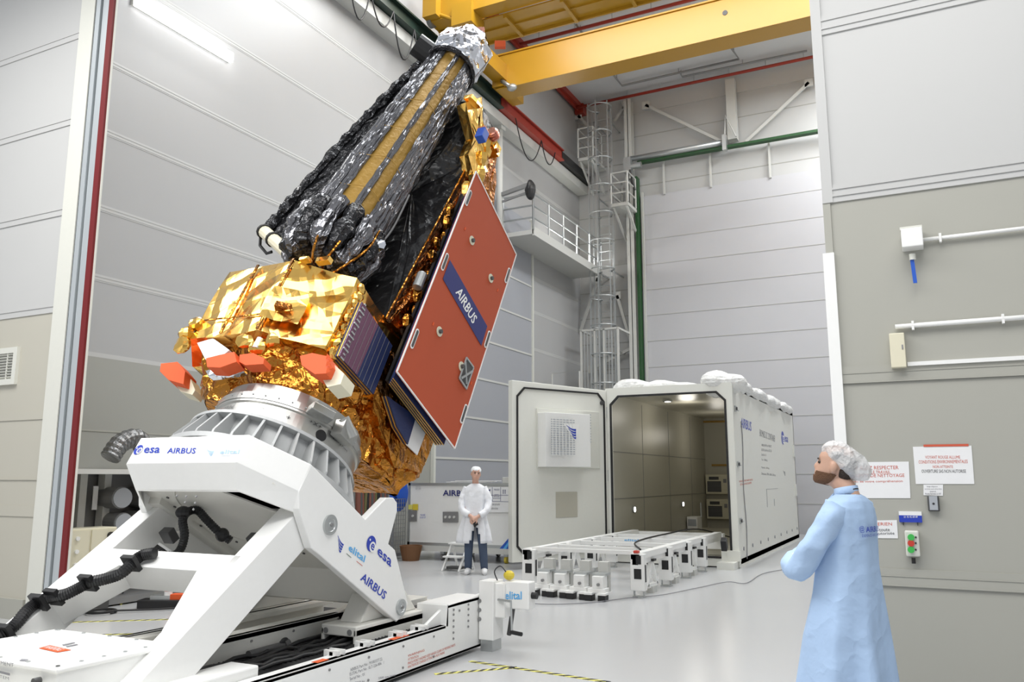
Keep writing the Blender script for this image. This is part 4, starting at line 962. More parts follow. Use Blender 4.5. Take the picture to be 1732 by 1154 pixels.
MB().cyl(c - UU * .03 + V3((.06, 0, 0)), c - UU * .03 + V3((.075, 0, 0)), .03).build('sensor_port', M['amberd'], sat)
# black and silver side wing behind the bundle
wp = [(443, 392), (468, 362), (500, 322), (545, 272), (598, 212), (640, 168), (690, 118), (735, 85), (740, 130), (640, 260), (575, 350), (500, 440)]
WV = 3.62
pw = [sV(x, y, WV) for x, y in wp]
b = MB().foilprism([PP(x, u, WV) for x, u in pw], VV * .16, .12, .02, 5, 12); b.build('side_wing_blanket', M['blackfoil2'], sat)
eb = [sV(x, y, WV - .05) for x, y in ((447, 390), (470, 362), (502, 323), (548, 272), (600, 214), (642, 172), (692, 122), (730, 90))]
P = bezpts([PP(x, u, WV - .02) for x, u in eb], 6); b = MB(); vs = []
rnd = random.Random(5); b.tube(P, [.06 + rnd.uniform(-.02, .02) for _ in P], 7); b.build('silver_wing_edge', M['blackfoil2'], sat)
e0, e1_ = PP(*[*sV(447, 392, 3.5)][0:1], sV(447, 392, 3.5)[1], 3.5), PP(sV(492, 432, 3.5)[0], sV(492, 432, 3.5)[1], 3.5)
we = MB().tube([e0, e1_], .07, 12).build('hinge_tube', M['cream'], sat); b = MB()
for t_ in (0, .35, .95): c = e0.lerp(e1_, t_); b.tube([c - (e1_ - e0).normalized() * .015, c + (e1_ - e0).normalized() * .015], .085, 12)
b.build('hinge_collar', M['black'], we)
b = MB().tube([e0 + VV * .02, e0 + V3((-.05, 0, -.02)), e0 + V3((-.05, 0, -.15)), e0 + V3((.05, 0, -.25)), e0 + V3((.12, 0, -.24))], .018, 6); b.build('hinge_hook', M['black'], we)
# antenna bundle: striped tapered drum of film ribs around a gold mesh
B0 = PP(sV(575, 398, 3.35)[0], sV(575, 398, 3.35)[1], 3.35); B1 = PP(sV(765, 112, 3.62)[0], sV(765, 112, 3.62)[1], 3.62)
ba = (B1 - B0).normalized(); r0, r1 = .36, .27
tc = (CAMP - B0.lerp(B1, .4)); tc = (tc - ba * tc.dot(ba)).normalized(); sd = tc.cross(ba).normalized()
if sd.dot(rt) < 0: sd = -sd
def BR(s_, a, r_): # angle a: 0 = towards the viewer's side, + = right
    c = B0.lerp(B1, s_); d = tc * math.cos(a) + sd * math.sin(a); return c + d * (r_ * (r0 + (r1 - r0) * s_))
def axmat(name, col, rough, metal, bump, sc_):
    m = mat(name, col, rough, metal, bump=bump, scale=sc_, kind='foil', dist=.04); nt = m.node_tree
    tcn = [n for n in nt.nodes if n.type == 'TEX_COORD'][0]; cb_ = nt.nodes.new('ShaderNodeCombineXYZ')
    for i, (d_, k_) in enumerate(((ba, .16), (tc, 1), (sd, 1))):
        vm = nt.nodes.new('ShaderNodeVectorMath'); vm.operation = 'DOT_PRODUCT'; vm.inputs[1].default_value = tuple(d_ * k_)
        nt.links.new(tcn.outputs['Object'], vm.inputs[0]); nt.links.new(vm.outputs['Value'], cb_.inputs[i])
    for l in list(nt.links):
        if l.from_node == tcn and l.to_node.type != 'VECT_MATH' or (l.from_node == tcn and l.to_node.operation != 'DOT_PRODUCT'):
            to = l.to_socket; nt.links.remove(l); nt.links.new(cb_.outputs[0], to)
    return m
M['rib'] = axmat('black_silver_film', (.20, .20, .215), .2, .8, 1.0, 17)
N_ = 16; b = MB()
b.loft([[BR(i / 20, 2 * math.pi * k / 40, .9 + .02 * noise.noise(V3((i * .7, k * .8, 0)))) for k in range(40)] for i in range(21)])
core = b.build('gold_mesh_core', M['mesh'], sat)
def rib(sx, wd, name='film_rib', back=None):
    a = math.asin(max(-1, min(1, sx))) if back is None else back
    path = []; rr = []; rnd = random.Random(int(a * 1000) + 77)
    for i in range(41):
        s_ = -.02 + 1.04 * i / 40; path.append(BR(s_, a + rnd.uniform(-.015, .015), .95 + rnd.uniform(-.02, .02))); rr.append(wd * (1 - .25 * s_) * rnd.uniform(.85, 1.15))
    MB().tube(path, rr, 8).build(name, M['rib'], sat)
for sx, wd in ((-.99, .05), (-.90, .035), (-.80, .03), (-.70, .03), (-.62, .02), (-.10, .026), (-.04, .024), (.42, .022), (.49, .028), (.56, .035), (.68, .04), (.80, .045), (.92, .05), (1.0, .05)): rib(sx, wd)
for k in range(1, 8): rib(0, .07, 'film_rib', math.pi / 2 + k * math.pi / 8)
# thin restraint cords over the mesh
for s_ in (.12, .28, .45, .62, .8):
    MB().tube([BR(s_ + .01 * math.sin(k), -math.pi / 2 + math.pi * k / 16, 1.0) for k in range(17)], .0035, 5).build('restraint_cord', M['mesh'], sat)
# gathered black base of the bundle
knee = PP(sV(555, 448, 3.45)[0], sV(555, 448, 3.45)[1], 3.5)
rnd = random.Random(21)
for k in range(14):
    a = 2 * math.pi * k / 14; p0 = BR(.03, a, 1.0); p1 = BR(-.06, a, 1.08); p2 = BR(-.13, a, .85); p3 = knee.lerp(BR(-.15, a, .5), .5)
    path = bezpts([p0, p1, p2, p3], 5); MB().tube(path, [.06 + rnd.uniform(0, .05) for _ in path], 8).build('gathered_film', M['rib'] if k % 2 else M['blackfoil2'], sat)
MB().blob(knee + UU * .05, .24, .2, .22, 16, 10, .12, 5).build('base_joint', M['blackfoil2'], sat)
b = MB().blob(BR(-.02, .95, 1.12), .09, .09, .06, 8, 6, .04, 9).blob(BR(-.0, -.9, 1.1), .08, .07, .07, 8, 6, .04, 9); b.build('silver_latch', M['silver'], sat)
for a_ in (-.5, .1, .75): MB().tube(bezpts([BR(.02, a_, 1.15), BR(-.08, a_ * .9, 1.18), BR(-.2, a_ * .6, .8), knee + UU * -.16 + tc * .1], 6), .012, 6).build('gold_strap', A, sat)
for y0, y1 in ((0, 0),): MB().tube(bezpts([on(692, 330, 'x', -4.55), on(665, 385, 'x', -4.6), on(640, 415, 'x', -4.62), on(605, 440, 'x', -4.65), on(585, 452, 'x', -4.7)], 8), .012, 6).build('thin_cable', M['grey'], sat)
# silver foil cap and black roll at the top
C0 = BR(.98, 0, 0); ca = (ba + V3((0, .0, -.1))).normalized(); f1 = tc; f2 = sd
def capring(h, r_, n=8, tw_=.3, sq=1.0): return [C0 + ca * h + (f1 * math.cos(2 * math.pi * k / n + tw_) + f2 * math.sin(2 * math.pi * k / n + tw_)) * r_ for k in range(n)]
rings = [capring(.0, .30), capring(.25, .35), capring(.52, .33), capring(.72, .24)]
b = MB()
for j in range(3):
    for k in range(8): b.grid(rings[j][k], rings[j][(k + 1) % 8], rings[j + 1][(k + 1) % 8], rings[j + 1][k], 3, 3, .025, 5, j * 9 + k)
for k in range(8): b.grid(rings[3][k], rings[3][(k + 1) % 8], C0 + ca * .76, C0 + ca * .76, 2, 2, .015, 5, 99 + k)
b.build('silver_foil_cap', M['silver'], sat)
b = MB().tube([C0 - ca * .05 + (f1 * math.cos(2 * math.pi * k / 20) + f2 * math.sin(2 * math.pi * k / 20)) * .30 for k in range(21)], .035, 6); b.build('cap_band', M['blackfoil2'], sat)
c = on(715, 83, 'x', C0.x - .25); MB().tube([c - sd * .1, c + sd * .12], .14, 16).build('black_roll', M['black'], sat); MB().blob(c + sd * .25 - ba * .05, .2, .16, .14, 12, 8, .06, 6).build('black_roll_film', M['blackfoil2'], sat)
c = on(846, 76, 'x', C0.x + .25); MB().obox(c, rt * .07, up * .04, fw * .05).build('orange_tag', M['orange'], sat, bevel=.006)
c = on(813, 54, 'x', C0.x + .1); MB().obox(c, rt * .05, up * .045, fw * .05).build('copper_cover', M['pink'], sat, bevel=.006)
# orange covers and white boxes under the gold bus
def cover(poly, v, th, m, name, par=sat, bv=.003):
    P = [onp(x, y, VV, v) for x, y in poly]; return MB().prism(P, tuple(VV * th)).build(name, m, par, bevel=bv)
cover([(272, 615), (300, 612), (313, 628), (310, 650), (285, 643), (270, 628)], 3.28, .16, M['orange'], 'orange_cover')
cover([(297, 650), (322, 640), (330, 660), (325, 668), (305, 662)], 3.36, .12, M['cream'], 'white_thruster_box')
cover([(333, 580), (360, 572), (388, 592), (372, 605), (347, 608)], 3.04, .10, M['paper'], 'white_sensor_box')
cover([(348, 606), (372, 600), (396, 595), (400, 612), (372, 622), (350, 621)], 2.96, .12, M['orange'], 'orange_cover')
cover([(347, 626), (385, 622), (410, 617), (412, 628), (380, 634), (352, 637)], 3.08, .06, M['silver'], 'silver_plate')
cover([(405, 600), (428, 597), (447, 606), (445, 616), (415, 618), (404, 612)], 3.0, .10, M['orange'], 'orange_cover')
c1 = cover([(507, 602), (528, 597), (556, 603), (558, 616), (551, 632), (532, 633), (510, 618)], 3.08, .14, M['orange'], 'orange_cover')
b = MB()
for i in range(5): q = onp(551 + (i % 2) * 4, 608 + i * 6, VV, 3.07); b.add([q, q + V3((.05, 0, .015)), q + V3((.01, 0, .045))], [(0, 1, 2)])
b.build('torn_edge', M['orange'], c1)
cover([(538, 628), (560, 612), (582, 632), (576, 650), (553, 655)], 3.16, .16, M['cream'], 'white_thruster_box')
b = MB()
for (x, y) in ((418, 580), (436, 586), (462, 575), (316, 565), (330, 550), (308, 585)):
    c = onp(x, y, VV, 3.02); b.blob(c, .08, .06, .07, 8, 6, .05, 8)
b.build('gold_bundle', G, sat)
c = onp(432, 590, VV, 3.0); MB().cyl(c, c + UU * .1, .03).build('small_tube', M['steel'], sat)
# horns of gold foil along the right edge of the bus
b = MB()
for i in range(9): q = PP(-4.38, 4.95 + i * .09, 3.40); b.blob(q, .03, .05, .05, 7, 5, .03, 12)
b.build('edge_foil_bundle', G, sat)
# ------------------------------------------------------------ transport container with open door, sled rails
CYF, CXR, CXL, CYB, CZ = 14.95, -3.06, -5.45, 22.6, 3.24
ct = thing('transport_container', 'long white AIRBUS satellite container with its end door swung open', 'container', ((CXL + CXR) / 2, 18.8, 0))
IX0, IX1, IZ0, IZ1 = -5.36, -3.17, .17, 3.10
b = MB()
b.box((CXR - .06, CYF + .05, .0), (CXR, CYB, CZ)).build('side_wall', M['cont'], ct)
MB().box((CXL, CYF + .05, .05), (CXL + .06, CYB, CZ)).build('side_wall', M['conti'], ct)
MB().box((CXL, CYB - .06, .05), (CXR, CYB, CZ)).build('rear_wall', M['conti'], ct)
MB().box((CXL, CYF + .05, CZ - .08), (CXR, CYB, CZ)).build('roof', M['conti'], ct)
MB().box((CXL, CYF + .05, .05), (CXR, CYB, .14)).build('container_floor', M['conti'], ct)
def octo(y, g, c): # chamfered opening outline
    x0, x1, z0, z1 = IX0 - g, IX1 + g, IZ0 - g, IZ1 + g
    return [(x0, y, z0), (x1, y, z0), (x1, y, z1 - c), (x1 - c, y, z1), (x0 + c, y, z1), (x0, y, z1 - c)]
def ringprism(o, i, e):
    n = len(o); O = [V3(p) for p in o]; I = [V3(p) for p in i]; e = V3(e); vs = O + I + [p + e for p in O] + [p + e for p in I]; fs = []
    for k in range(n):
        j = (k + 1) % n; fs += [(k, j, n + j, n + k), (2 * n + k, 3 * n + k, 3 * n + j, 2 * n + j), (k, 2 * n + k, 2 * n + j, j), (n + k, n + j, 3 * n + j, 3 * n + k)]
    return MB().add(vs, fs)
out = [(CXL - .02, CYF, .02), (CXR + .02, CYF, .02), (CXR + .02, CYF, CZ - .02), (CXR, CYF, CZ + .02), (CXL, CYF, CZ + .02), (CXL - .02, CYF, CZ - .02)]
ringprism(out, octo(CYF, 0, .16), (0, .12, 0)).build('door_frame', M['cont'], ct)
ringprism(octo(CYF - .01, .015, .165), octo(CYF - .01, -.022, .15), (0, .03, 0)).build('rubber_gasket', M['black'], ct)
b = MB(); rnd = random.Random(9)
def film(x0, x1, y0, y1, z, n, m, amp, nm, seed):
    b = MB().grid((x0, y0, z), (x1, y0, z), (x1, y1, z), (x0, y1, z), n, m, amp, 2.2, seed); b.build(nm, M['plastic_film'], ct)
for (cx0, cy0, sx, sy, sz) in ((-5.0, 15.4, .45, .4, .16), (-3.25, 15.2, .4, .3, .2), (-3.15, 16.2, .22, .8, .14), (-3.12, 17.8, .16, 1.2, .12), (-3.12, 19.6, .16, 1.2, .15), (-3.12, 21.4, .18, 1.1, .12), (-4.3, 15.3, .6, .35, .1)):
    MB().blob((cx0, cy0, CZ + .03), sx, sy, sz, 18, 10, .13, 3).build('plastic_wrap', M['plastic_film'], ct)
# side fittings
o = MB()
for z in (2.75, 1.75, .75):
    c = V3((CXR, CYF + .18, z)); k = MB().box(c, c + V3((.03, .14, .10))).cyl(c + V3((.02, .0, .05)), c + V3((.02, .3, .03)), .012, n=8).build('door_latch', M['steel'], ct)
    MB().cyl(c + V3((.03, .07, .05)), c + V3((.05, .07, .05)), .03).build('latch_knob', M['dark'], k)
b = MB()
for i in range(9): b.cyl((CXR, CYF + .5 + i * .85, .3), (CXR + .01, CYF + .5 + i * .85, .3), .035, n=10)
b.build('recessed_ring', M['inkg'], ct)
for z in (1.1, 2.1): 
    MB().box((CXR, CYB - .35, z), (CXR + .02, CYB - .1, z + .3)).build('side_hatch', M['cont'], ct)
MB().tube([(CXR + .01, CYF + .75 + .06 * math.sin(i), 2.6 - i * .25) for i in range(11)], .008, 6).build('hanging_strap', M['inkg'], ct)
D = lambda x, y: on(x, y, 'x', CXR + .002)
text('AIRBUS', D(1253, 723), D(1271, 730), D(1253, 706), M['logo'], ct)
text('BIOMASS S/C CONTAINER', D(1285, 738), D(1311, 748), D(1285, 726), M['inkg'], ct)
for i, t_ in enumerate(('AIRBUS PART No : M1002372', 'ELITAL Part No : ELT-226', 'Serial No : 01', 'Tare : 5000 kg', 'Payload : 1500 kg', 'Dimensions : 8700 x 2400 x 3240 mm')):
    y = (755, 763, 771, 780, 793, 803)[i]; wd = (17, 17, 8, 10, 13, 24)[i]
    text(t_, D(1288, y), D(1288 + wd, y + wd * .12), D(1288, y - 4), M['inkg'], ct)
esa_logo(D(1324, 741), V3((0, .22, 0)), V3((0, 0, .16)), (D(1327, 747), D(1333, 749), D(1327, 738)), ct, n=V3((1, 0, 0)))
text('WARNING\nDANGER', D(1250, 822), D(1273, 818), D(1250, 813), M['inkr'], ct)
swoosh(D(1324, 795), V3((0, .35, 0)), V3((0, 0, .12)), M['inkg'], ct)
b = MB().box((CXR, 18.1, 1.32), (CXR + .004, 19.6, 1.325)).box((CXR, 18.1, .95), (CXR + .004, 18.13, 1.32)).box((CXR, 19.0, .95), (CXR + .004, 19.03, 1.1)); b.build('panel_joint', M['inkg'], ct)
# inside: units on the rear wall, small white box, lamps, yellow marks
for z in (.48, 1.13):
    c = V3((-5.36, CYB - .25, z)); k = MB().box(c, c + V3((.62, .18, .52))).build('climate_unit', M['cream'], ct, bevel=.02)
    MB().box(c + V3((.05, -.01, .06)), c + V3((.42, .02, .34))).build('unit_grille', M['dark'], k); b = MB()
    for i in range(7): b.box(c + V3((.05, -.018, .08 + i * .036)), c + V3((.42, -.01, .088 + i * .036)))
    b.build('unit_louvre', M['grey'], k); MB().box(c + V3((.1, -.01, .38)), c + V3((.36, .0, .46))).build('unit_display', M['dark'], k)
    MB().box(c + V3((.48, -.01, .3)), c + V3((.56, 0, .4))).build('unit_switch', M['grey'], k)
k = MB().box((-5.36, 20.3, .14), (-5.1, 20.75, .62)).build('white_sensor_case', M['white'], ct, bevel=.01); MB().box((-5.33, 20.29, .40), (-5.13, 20.3, .56)).build('case_window', M['greyp'], k)
MB().cyl((-5.1, 20.7, .6), (-5.1, 20.7, .95), .02).build('case_tube', M['steel'], ct)
Yb = lambda x, y: on(x, y, 'y', CYB - .07)
b = MB()
for a_, c_ in (((1186, 714), (1232, 713)), ((1186, 716), (1186, 731)), ((1186, 738), (1186, 788)), ((1204, 787), (1229, 787))): b.beam(Yb(*a_), Yb(*c_), .05, .05, (0, 1, 0))
b.build('yellow_marking', M['mesh'], ct)
for i, (x, y) in enumerate(((1071.5, 862), (1153.7, 853))):
    c = on(x, y, 'x', CXL + .07)
    k = MB().cyl(c, c + V3((.03, 0, 0)), .07, n=16).build('lamp_housing', M['steel'], ct); MB().cyl(c + V3((.03, 0, 0)), c + V3((.035, 0, 0)), .05, n=16).build('lamp_lens', M['lampr'], k)
c = V3((-4.7, 16.6, CZ - .1)); k = MB().cyl(c, c + V3((0, 0, -.03)), .1).build('lamp_housing', M['steel'], ct); MB().cyl(c + V3((0, 0, -.03)), c + V3((0, 0, -.035)), .06).build('lamp_lens', M['lampr'], k)
l = bpy.data.lights.new('container_lamp', 'POINT'); l.energy = 9; l.shadow_soft_size = .2; l.color = (1, .95, .85); lo_ = bpy.data.objects.new('container_lamp', l); COL.objects.link(lo_); lo_.location = (-4.5, 17.4, 2.9)
l = bpy.data.lights.new('container_lamp', 'POINT'); l.energy = 8; l.shadow_soft_size = .2; l.color = (1, .95, .85); lo_ = bpy.data.objects.new('container_lamp', l); COL.objects.link(lo_); lo_.location = (-4.5, 20.4, 2.6)
b = MB()
for z in (1.15, 2.05): b.box((CXL + .06, CYF + .2, z), (CXL + .066, CYB, z + .012))
for y in (17, 19, 21): b.box((CXL + .06, y, .2), (CXL + .066, y + .01, 3.1))
b.build('inside_joint', M['grey'], ct)
MB().tube(bezpts([(-3.25, 19.5, .9), (-3.28, 18.6, .5), (-3.5, 17.5, .33), (-4.0, 16.0, .585), (-4.2, 14.5, .58), (-4.1, 12.5, .58), (-3.62, 11.2, .58)], 8), .014, 6).build('black_cable', M['black'], ct, smooth=True)
# door leaf
H0 = V3((CXL + .02, CYF - .02, 0)); HL = V3((-6.47, 12.95, 0)); dv = (HL - H0).normalized(); W = (HL - H0).length; dn = V3((-dv.y, dv.x, 0))
if dn.dot(CAMP - H0) < 0: dn = -dn
def DL(s_, z, o_=0.): return H0 + dv * s_ + V3((0, 0, z)) + dn * o_
leaf = MB().prism([DL(0, .10), DL(W, .12), DL(W, 3.27), DL(0, 3.22)], tuple(-dn * .12)).build('door_leaf', M['cont'], ct, bevel=.01)
def dring(g, ch):
    x0, x1, z0, z1 = .06 + g, W - .09 - g, .22 + g, 3.16 - g
    return [DL(x0, z0 + ch), DL(x0 + ch, z0), DL(x1 - ch, z0), DL(x1, z0 + ch), DL(x1, z1 - ch), DL(x1 - ch, z1), DL(x0 + ch, z1), DL(x0, z1 - ch)]
ringprism(dring(0, .16), dring(.03, .15), tuple(dn * .02)).build('door_gasket', M['black'], leaf)
LPx = lambda x, y: onp(x, y, dn, H0.dot(dn))
def dbox(x0, y0, x1, y1, th, m, name, par, o_=0.):
    q0 = LPx(x0, y1) - H0; q1 = LPx(x1, y0) - H0; s0, s1, z0, z1 = q0.dot(dv), q1.dot(dv), q0.z, q1.z
    return MB().prism([DL(s0, z0, o_), DL(s1, z0, o_), DL(s1, z1, o_), DL(s0, z1, o_)], tuple(dn * th)).build(name, m, par, bevel=.006), (s0, s1, z0, z1)
acn, _ = dbox(907, 697, 1012, 792, .02, M['trimw'], 'recess_plate', leaf)
ac, (s0, s1, z0, z1) = dbox(909, 703, 984, 790, .24, M['crate'], 'climate_box', leaf)
b = MB()
for i in range(16):
    z = z0 + .22 + (z1 - z0 - .36) * i / 15; b.prism([DL(s0 - .06, z, .322), DL(s1 + .45, z, .322), DL(s1 + .45, z + .018, .322), DL(s0 - .06, z + .018, .322)], tuple(dn * .004))
b.build('grille_slot', M['greyp'], ac)
b = MB()
for i in range(7):
    s_ = s1 + .5 + (s0 - .1 - s1 - .5) * i / 6; b.prism([DL(s_, z0 + .2, .322), DL(s_ + .012, z0 + .2, .322), DL(s_ + .012, z1 - .1, .322), DL(s_, z1 - .1, .322)], tuple(dn * .008))
b.build('grille_bar', M['crate'], ac)
b = MB()
for i in range(4):
    for j in range(11): b.prism([DL(s1, z0 + .45 + j * .05, .05 + i * .06), DL(s1, z0 + .45 + j * .05, .08 + i * .06), DL(s1, z0 + .465 + j * .05, .08 + i * .06), DL(s1, z0 + .465 + j * .05, .05 + i * .06)], tuple(dv * .004))
b.build('side_vent', M['greyp'], ac)
cc = DL((s0 + s1) / 2, (z0 + z1) / 2 + .14, .33); MB().add([cc - dv * -.19 - V3((0, 0, .0)) + V3((0, 0, .14)), cc + dv * -.19 + V3((0, 0, .14)), cc + dv * -.08 - V3((0, 0, .16))], [(0, 1, 2)]).build('logo_plate', M['white'], ac)
swoosh(DL((s0 + s1) / 2 + .12, (z0 + z1) / 2 + .27, .334), -dv * .22, V3((0, 0, .22)), M['logo'], ac)
dbox(940, 832, 976, 876, .008, M['conti'], 'square_hatch', leaf)
q = LPx(1017, 682); MB().cyl(q, q + dn * .04, .04).build('door_catch', M['dark'], leaf)
b = MB()
for z in (.5, 1.6, 2.8): b.cyl(H0 + V3((0, 0, z - .1)) + dn * -.03, H0 + V3((0, 0, z + .1)) + dn * -.03, .03)
b.build('hinge', M['steel'], leaf)
b = MB().box((CXR - .3, CYF - .35, .0), (CXR + .0, CYF - .02, .12)).box((CXR - .28, CYF - .05, .12), (CXR + .05, CYF, .3)); b.build('threshold_block', M['cont'], ct)
MB().obox((CXR - .18, CYF - .25, .42), (.05, 0, 0), (0, .05, .03), (0, -.03, .09)).build('black_handset', M['black'], ct, bevel=.01)

# ------------------------------------------------------------ rail sled in front of the container
sl_ = thing('rail_sled', 'low white steel rail frame on legs reaching out of the container', 'frame', (-4.3, 12.8, 0))
SX0, SX1, SY0, SZ = -5.14, -3.55, 10.72, .56
for x in (SX0, SX1):
    MB().box((x - .05, SY0, SZ - .07), (x + .07, 15.6, SZ + .01)).box((x - .03, SY0, SZ - .14), (x + .05, 15.6, SZ - .07)).build('rail', M['white'], sl_)
for y in (10.78, 11.7, 12.6, 13.5, 14.4): 
    if y > 10.8: MB().box((SX0, y, SZ - .06), (SX1, y + .09, SZ)).build('cross_member', M['white'], sl_)
MB().box((SX0 + .05, 10.80, SZ - .02), (SX1, 10.86, SZ + .03)).build('cross_member', M['white'], sl_)
for x in (SX0, SX1):
    for k, y in enumerate((10.72, 12.0, 13.1, 14.1)):
        pn = MB().box((x - .06, y, .09), (x + .13, y + .12, SZ)).build('leg_post', M['white'], sl_, bevel=.006)
        MB().box((x - .01, y - .004, .24), (x + .09, y, .37)).build('black_opening', M['black'], pn); MB().box((x + .02, y - .004, SZ - .13), (x + .09, y, SZ - .02)).build('black_opening', M['black'], pn)
        MB().box((x + .131, y + .03, .2), (x + .134, y + .08, .42)).build('black_slot', M['black'], pn)
        MB().box((x - .04, y + .01, .0), (x + .11, y + .11, .02)).box((x - .04, y + .05, .02), (x - .02, y + .07, .09)).box((x + .09, y + .05, .02), (x + .11, y + .07, .09)).build('foot', M['steel'], pn)
    for y in (11.35, 12.5, 13.6):
        b = MB().beam((x + .03, y, SZ - .12), (x + .03, y - .22, .1), .05, .05).beam((x + .03, y, SZ - .12), (x + .03, y + .22, .1), .05, .05).beam((x + .03, y - .22, .1), (x + .03, y + .22, .1), .05, .05); k = b.build('a_leg', M['white'], sl_)
        MB().box((x - .02, y - .1, .0), (x + .08, y + .1, .09)).build('foot', M['steelw'], k); MB().box((x - .03, y - .06, SZ - .14), (x + .09, y + .06, SZ - .11)).build('black_pad', M['black'], k)
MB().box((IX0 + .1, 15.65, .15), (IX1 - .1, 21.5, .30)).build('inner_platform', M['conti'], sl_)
MB().box((SX0, 15.6, SZ - .3), (SX1 + .1, 15.75, SZ - .02)).build('cross_member', M['white'], sl_)
text('elital', (SX0 + .5, 13.5 - .002, SZ - .05), (SX0 + .75, 13.498, SZ - .05), (SX0 + .5, 13.498, SZ - .015), M['cyan'], sl_)
MB().box((SX1 - .01, 10.70, SZ + .01), (SX1 + .06, 10.78, SZ + .045)).build('red_stop', M['redb'], sl_, bevel=.01)
# air cushion jacks between the front legs
def pad(x, y):
    t = thing('air_cushion_jack', 'white two-footed jack with black pads in the row before the rail sled', 'jack', (x, y, 0), 'row of white jacks with black pads')
    MB().box((x - .12, y - .06, .09), (x + .12, y + .10, .15)).box((x - .06, y - .05, .15), (x + .09, y + .12, .30)).build('body', M['white'], t, bevel=.006)
    for s_ in (-.09, .09):
        MB().box((x + s_ - .05, y - .12, .0), (x + s_ + .05, y + .02, .075)).build('black_pad', M['black'], t, bevel=.008)
        MB().box((x + s_ - .055, y - .125, .075), (x + s_ + .055, y + .025, .10)).build('pad_plate', M['white'], t)
    MB().box((x - .07, y + .2, .08), (x + .07, y + .3, .46)).build('bracket', M['steelw'], t); MB().box((x - .08, y + .02, .30), (x + .1, y + .22, .33)).build('metal_plate', M['steel'], t)
    MB().cyl((x + .03, y - .05, .2), (x + .03, y - .08, .2), .02, n=8).build('knob', M['grey'], t)
    return t
pd = pad(-4.75, 10.42)
for k, (dx, dy, lb) in enumerate(((.27, -.04, 'second'), (.56, -.07, 'third'), (.83, -.10, 'fourth'))):
    c = copy_tree(pd); c.location = (pd.location.x + dx, pd.location.y + dy, 0); c['label'] = f'white two-footed jack with black pads, {lb} from the left before the rail sled'
pd['label'] = 'white two-footed jack with black pads, leftmost before the rail sled'

# ------------------------------------------------------------ AIRBUS crate on castors with papers on top
KX0, KX1, KY = -9.18, -6.86, 13.8
kr = thing('equipment_crate', 'wide white and grey AIRBUS crate on castors behind the standing person', 'crate', (-8.0, 14.4, 0))
MB().box((KX0 + .03, KY + .01, .30), (KX1 - .03, KY + 1.4, 1.42)).build('body', M['crate'], kr)
b = MB()
for q in (((KX0, .27), (KX0 + .05, 1.46)), ((KX1 - .05, .27), (KX1, 1.46)), ((KX0, 1.41), (KX1, 1.46)), ((KX0, .27), (KX1, .33))): b.box((q[0][0], KY - .01, q[0][1]), (q[1][0], KY + .05, q[1][1]))
for x in (KX1 - .04,): b.box((x, KY, .27), (x + .045, KY + 1.4, .33)).box((x, KY, 1.41), (x + .045, KY + 1.4, 1.46)).box((x, KY + 1.35, .27), (x + .045, KY + 1.4, 1.46))
b.build('metal_frame', M['steel'], kr)
MB().box((KX0 - .03, KY - .03, .17), (KX1 + .03, KY + 1.42, .27)).build('base', M['steelw'], kr)
for x in (KX0 + .15, KX0 + .75, KX0 + 1.35, KX1 - .2):
    for y in (KY + .1, KY + 1.25):
        k = MB().box((x - .04, y - .04, .12), (x + .04, y + .06, .17)).build('castor', M['steel'], kr); MB().cyl((x - .025, y, .065), (x + .025, y, .065), .065, n=16).build('wheel', M['yel'] if x in (KX0 + .15, KX1 - .2) else M['grey'], k)
E_ = lambda x, y: on(x, y, 'y', KY - .012)
text('AIRBUS', E_(749, 839), E_(797, 840), E_(749, 829), M['navy'], kr)
b = MB().prism([E_(691, 864), E_(705, 864), E_(705, 882), E_(691, 882)], (0, -.004, 0)).prism([E_(749, 866), E_(775, 866), E_(775, 884), E_(749, 884)], (0, -.004, 0)); b.build('grey_latch_plate', M['grey'], kr)
b = MB()
for x, y in ((698.5, 873), (754, 875), (761, 875), (768.5, 875)): c = E_(x, y); b.cyl(c + V3((0, -.005, 0)), c + V3((0, -.02, 0)), .025, n=12)
b.build('latch', M['steelw'], kr)
b = MB().prism([E_(698, 853), E_(707, 853), E_(707, 863), E_(698, 863)], (0, -.004, 0)); b.build('yellow_label', M['yel'], kr)
b = MB().prism([E_(691, 854), E_(697.5, 854), E_(697.5, 862), E_(691, 862)], (0, -.004, 0)); b.build('warning_sign', M['tapey'], kr)
text('PUSH HERE\nDO NOT LIFT', E_(710, 877), E_(720, 877), E_(710, 870), M['logo'], kr); text('ELITAL\nELT-002', E_(703, 828), E_(712, 828), E_(703, 823), M['inkg'], kr)
lb = MB().prism([E_(821, 824), E_(860, 824), E_(860, 867), E_(821, 867)], (0, -.004, 0)).build('shipping_label', M['paper'], kr)
b = MB()
for a_, c_ in (((821, 838), (860, 838)), ((821, 848), (860, 849)), ((833, 824), (833, 848)), ((847, 824), (847, 848)), ((821, 843), (847, 843))): p, q = E_(*a_) + V3((0, -.006, 0)), E_(*c_) + V3((0, -.006, 0)); b.beam(p, q, .006, .004, (0, 1, 0))
b.build('label_line', M['navy'], lb)
c = E_(827.5, 832) + V3((0, -.007, 0)); b = MB().add([c + V3((-.035, 0, .04)), c + V3((.035, 0, .04)), c + V3((.0, 0, -.01)), c + V3((-.02, 0, -.045)), c + V3((.02, 0, -.045))], [(0, 1, 2), (2, 3, 4)]); b.build('glass_symbol', M['navy'], lb)
b = MB()
for dx in (-.02, .02): c = E_(853, 832) + V3((dx, -.007, 0)); b.add([c + V3((-.006, 0, -.04)), c + V3((.006, 0, -.04)), c + V3((.006, 0, .02)), c + V3((.012, 0, .02)), c + V3((0, 0, .045)), c + V3((-.012, 0, .02)), c + V3((-.006, 0, .02))], [tuple(range(7))])
b.build('arrow_symbol', M['navy'], lb)
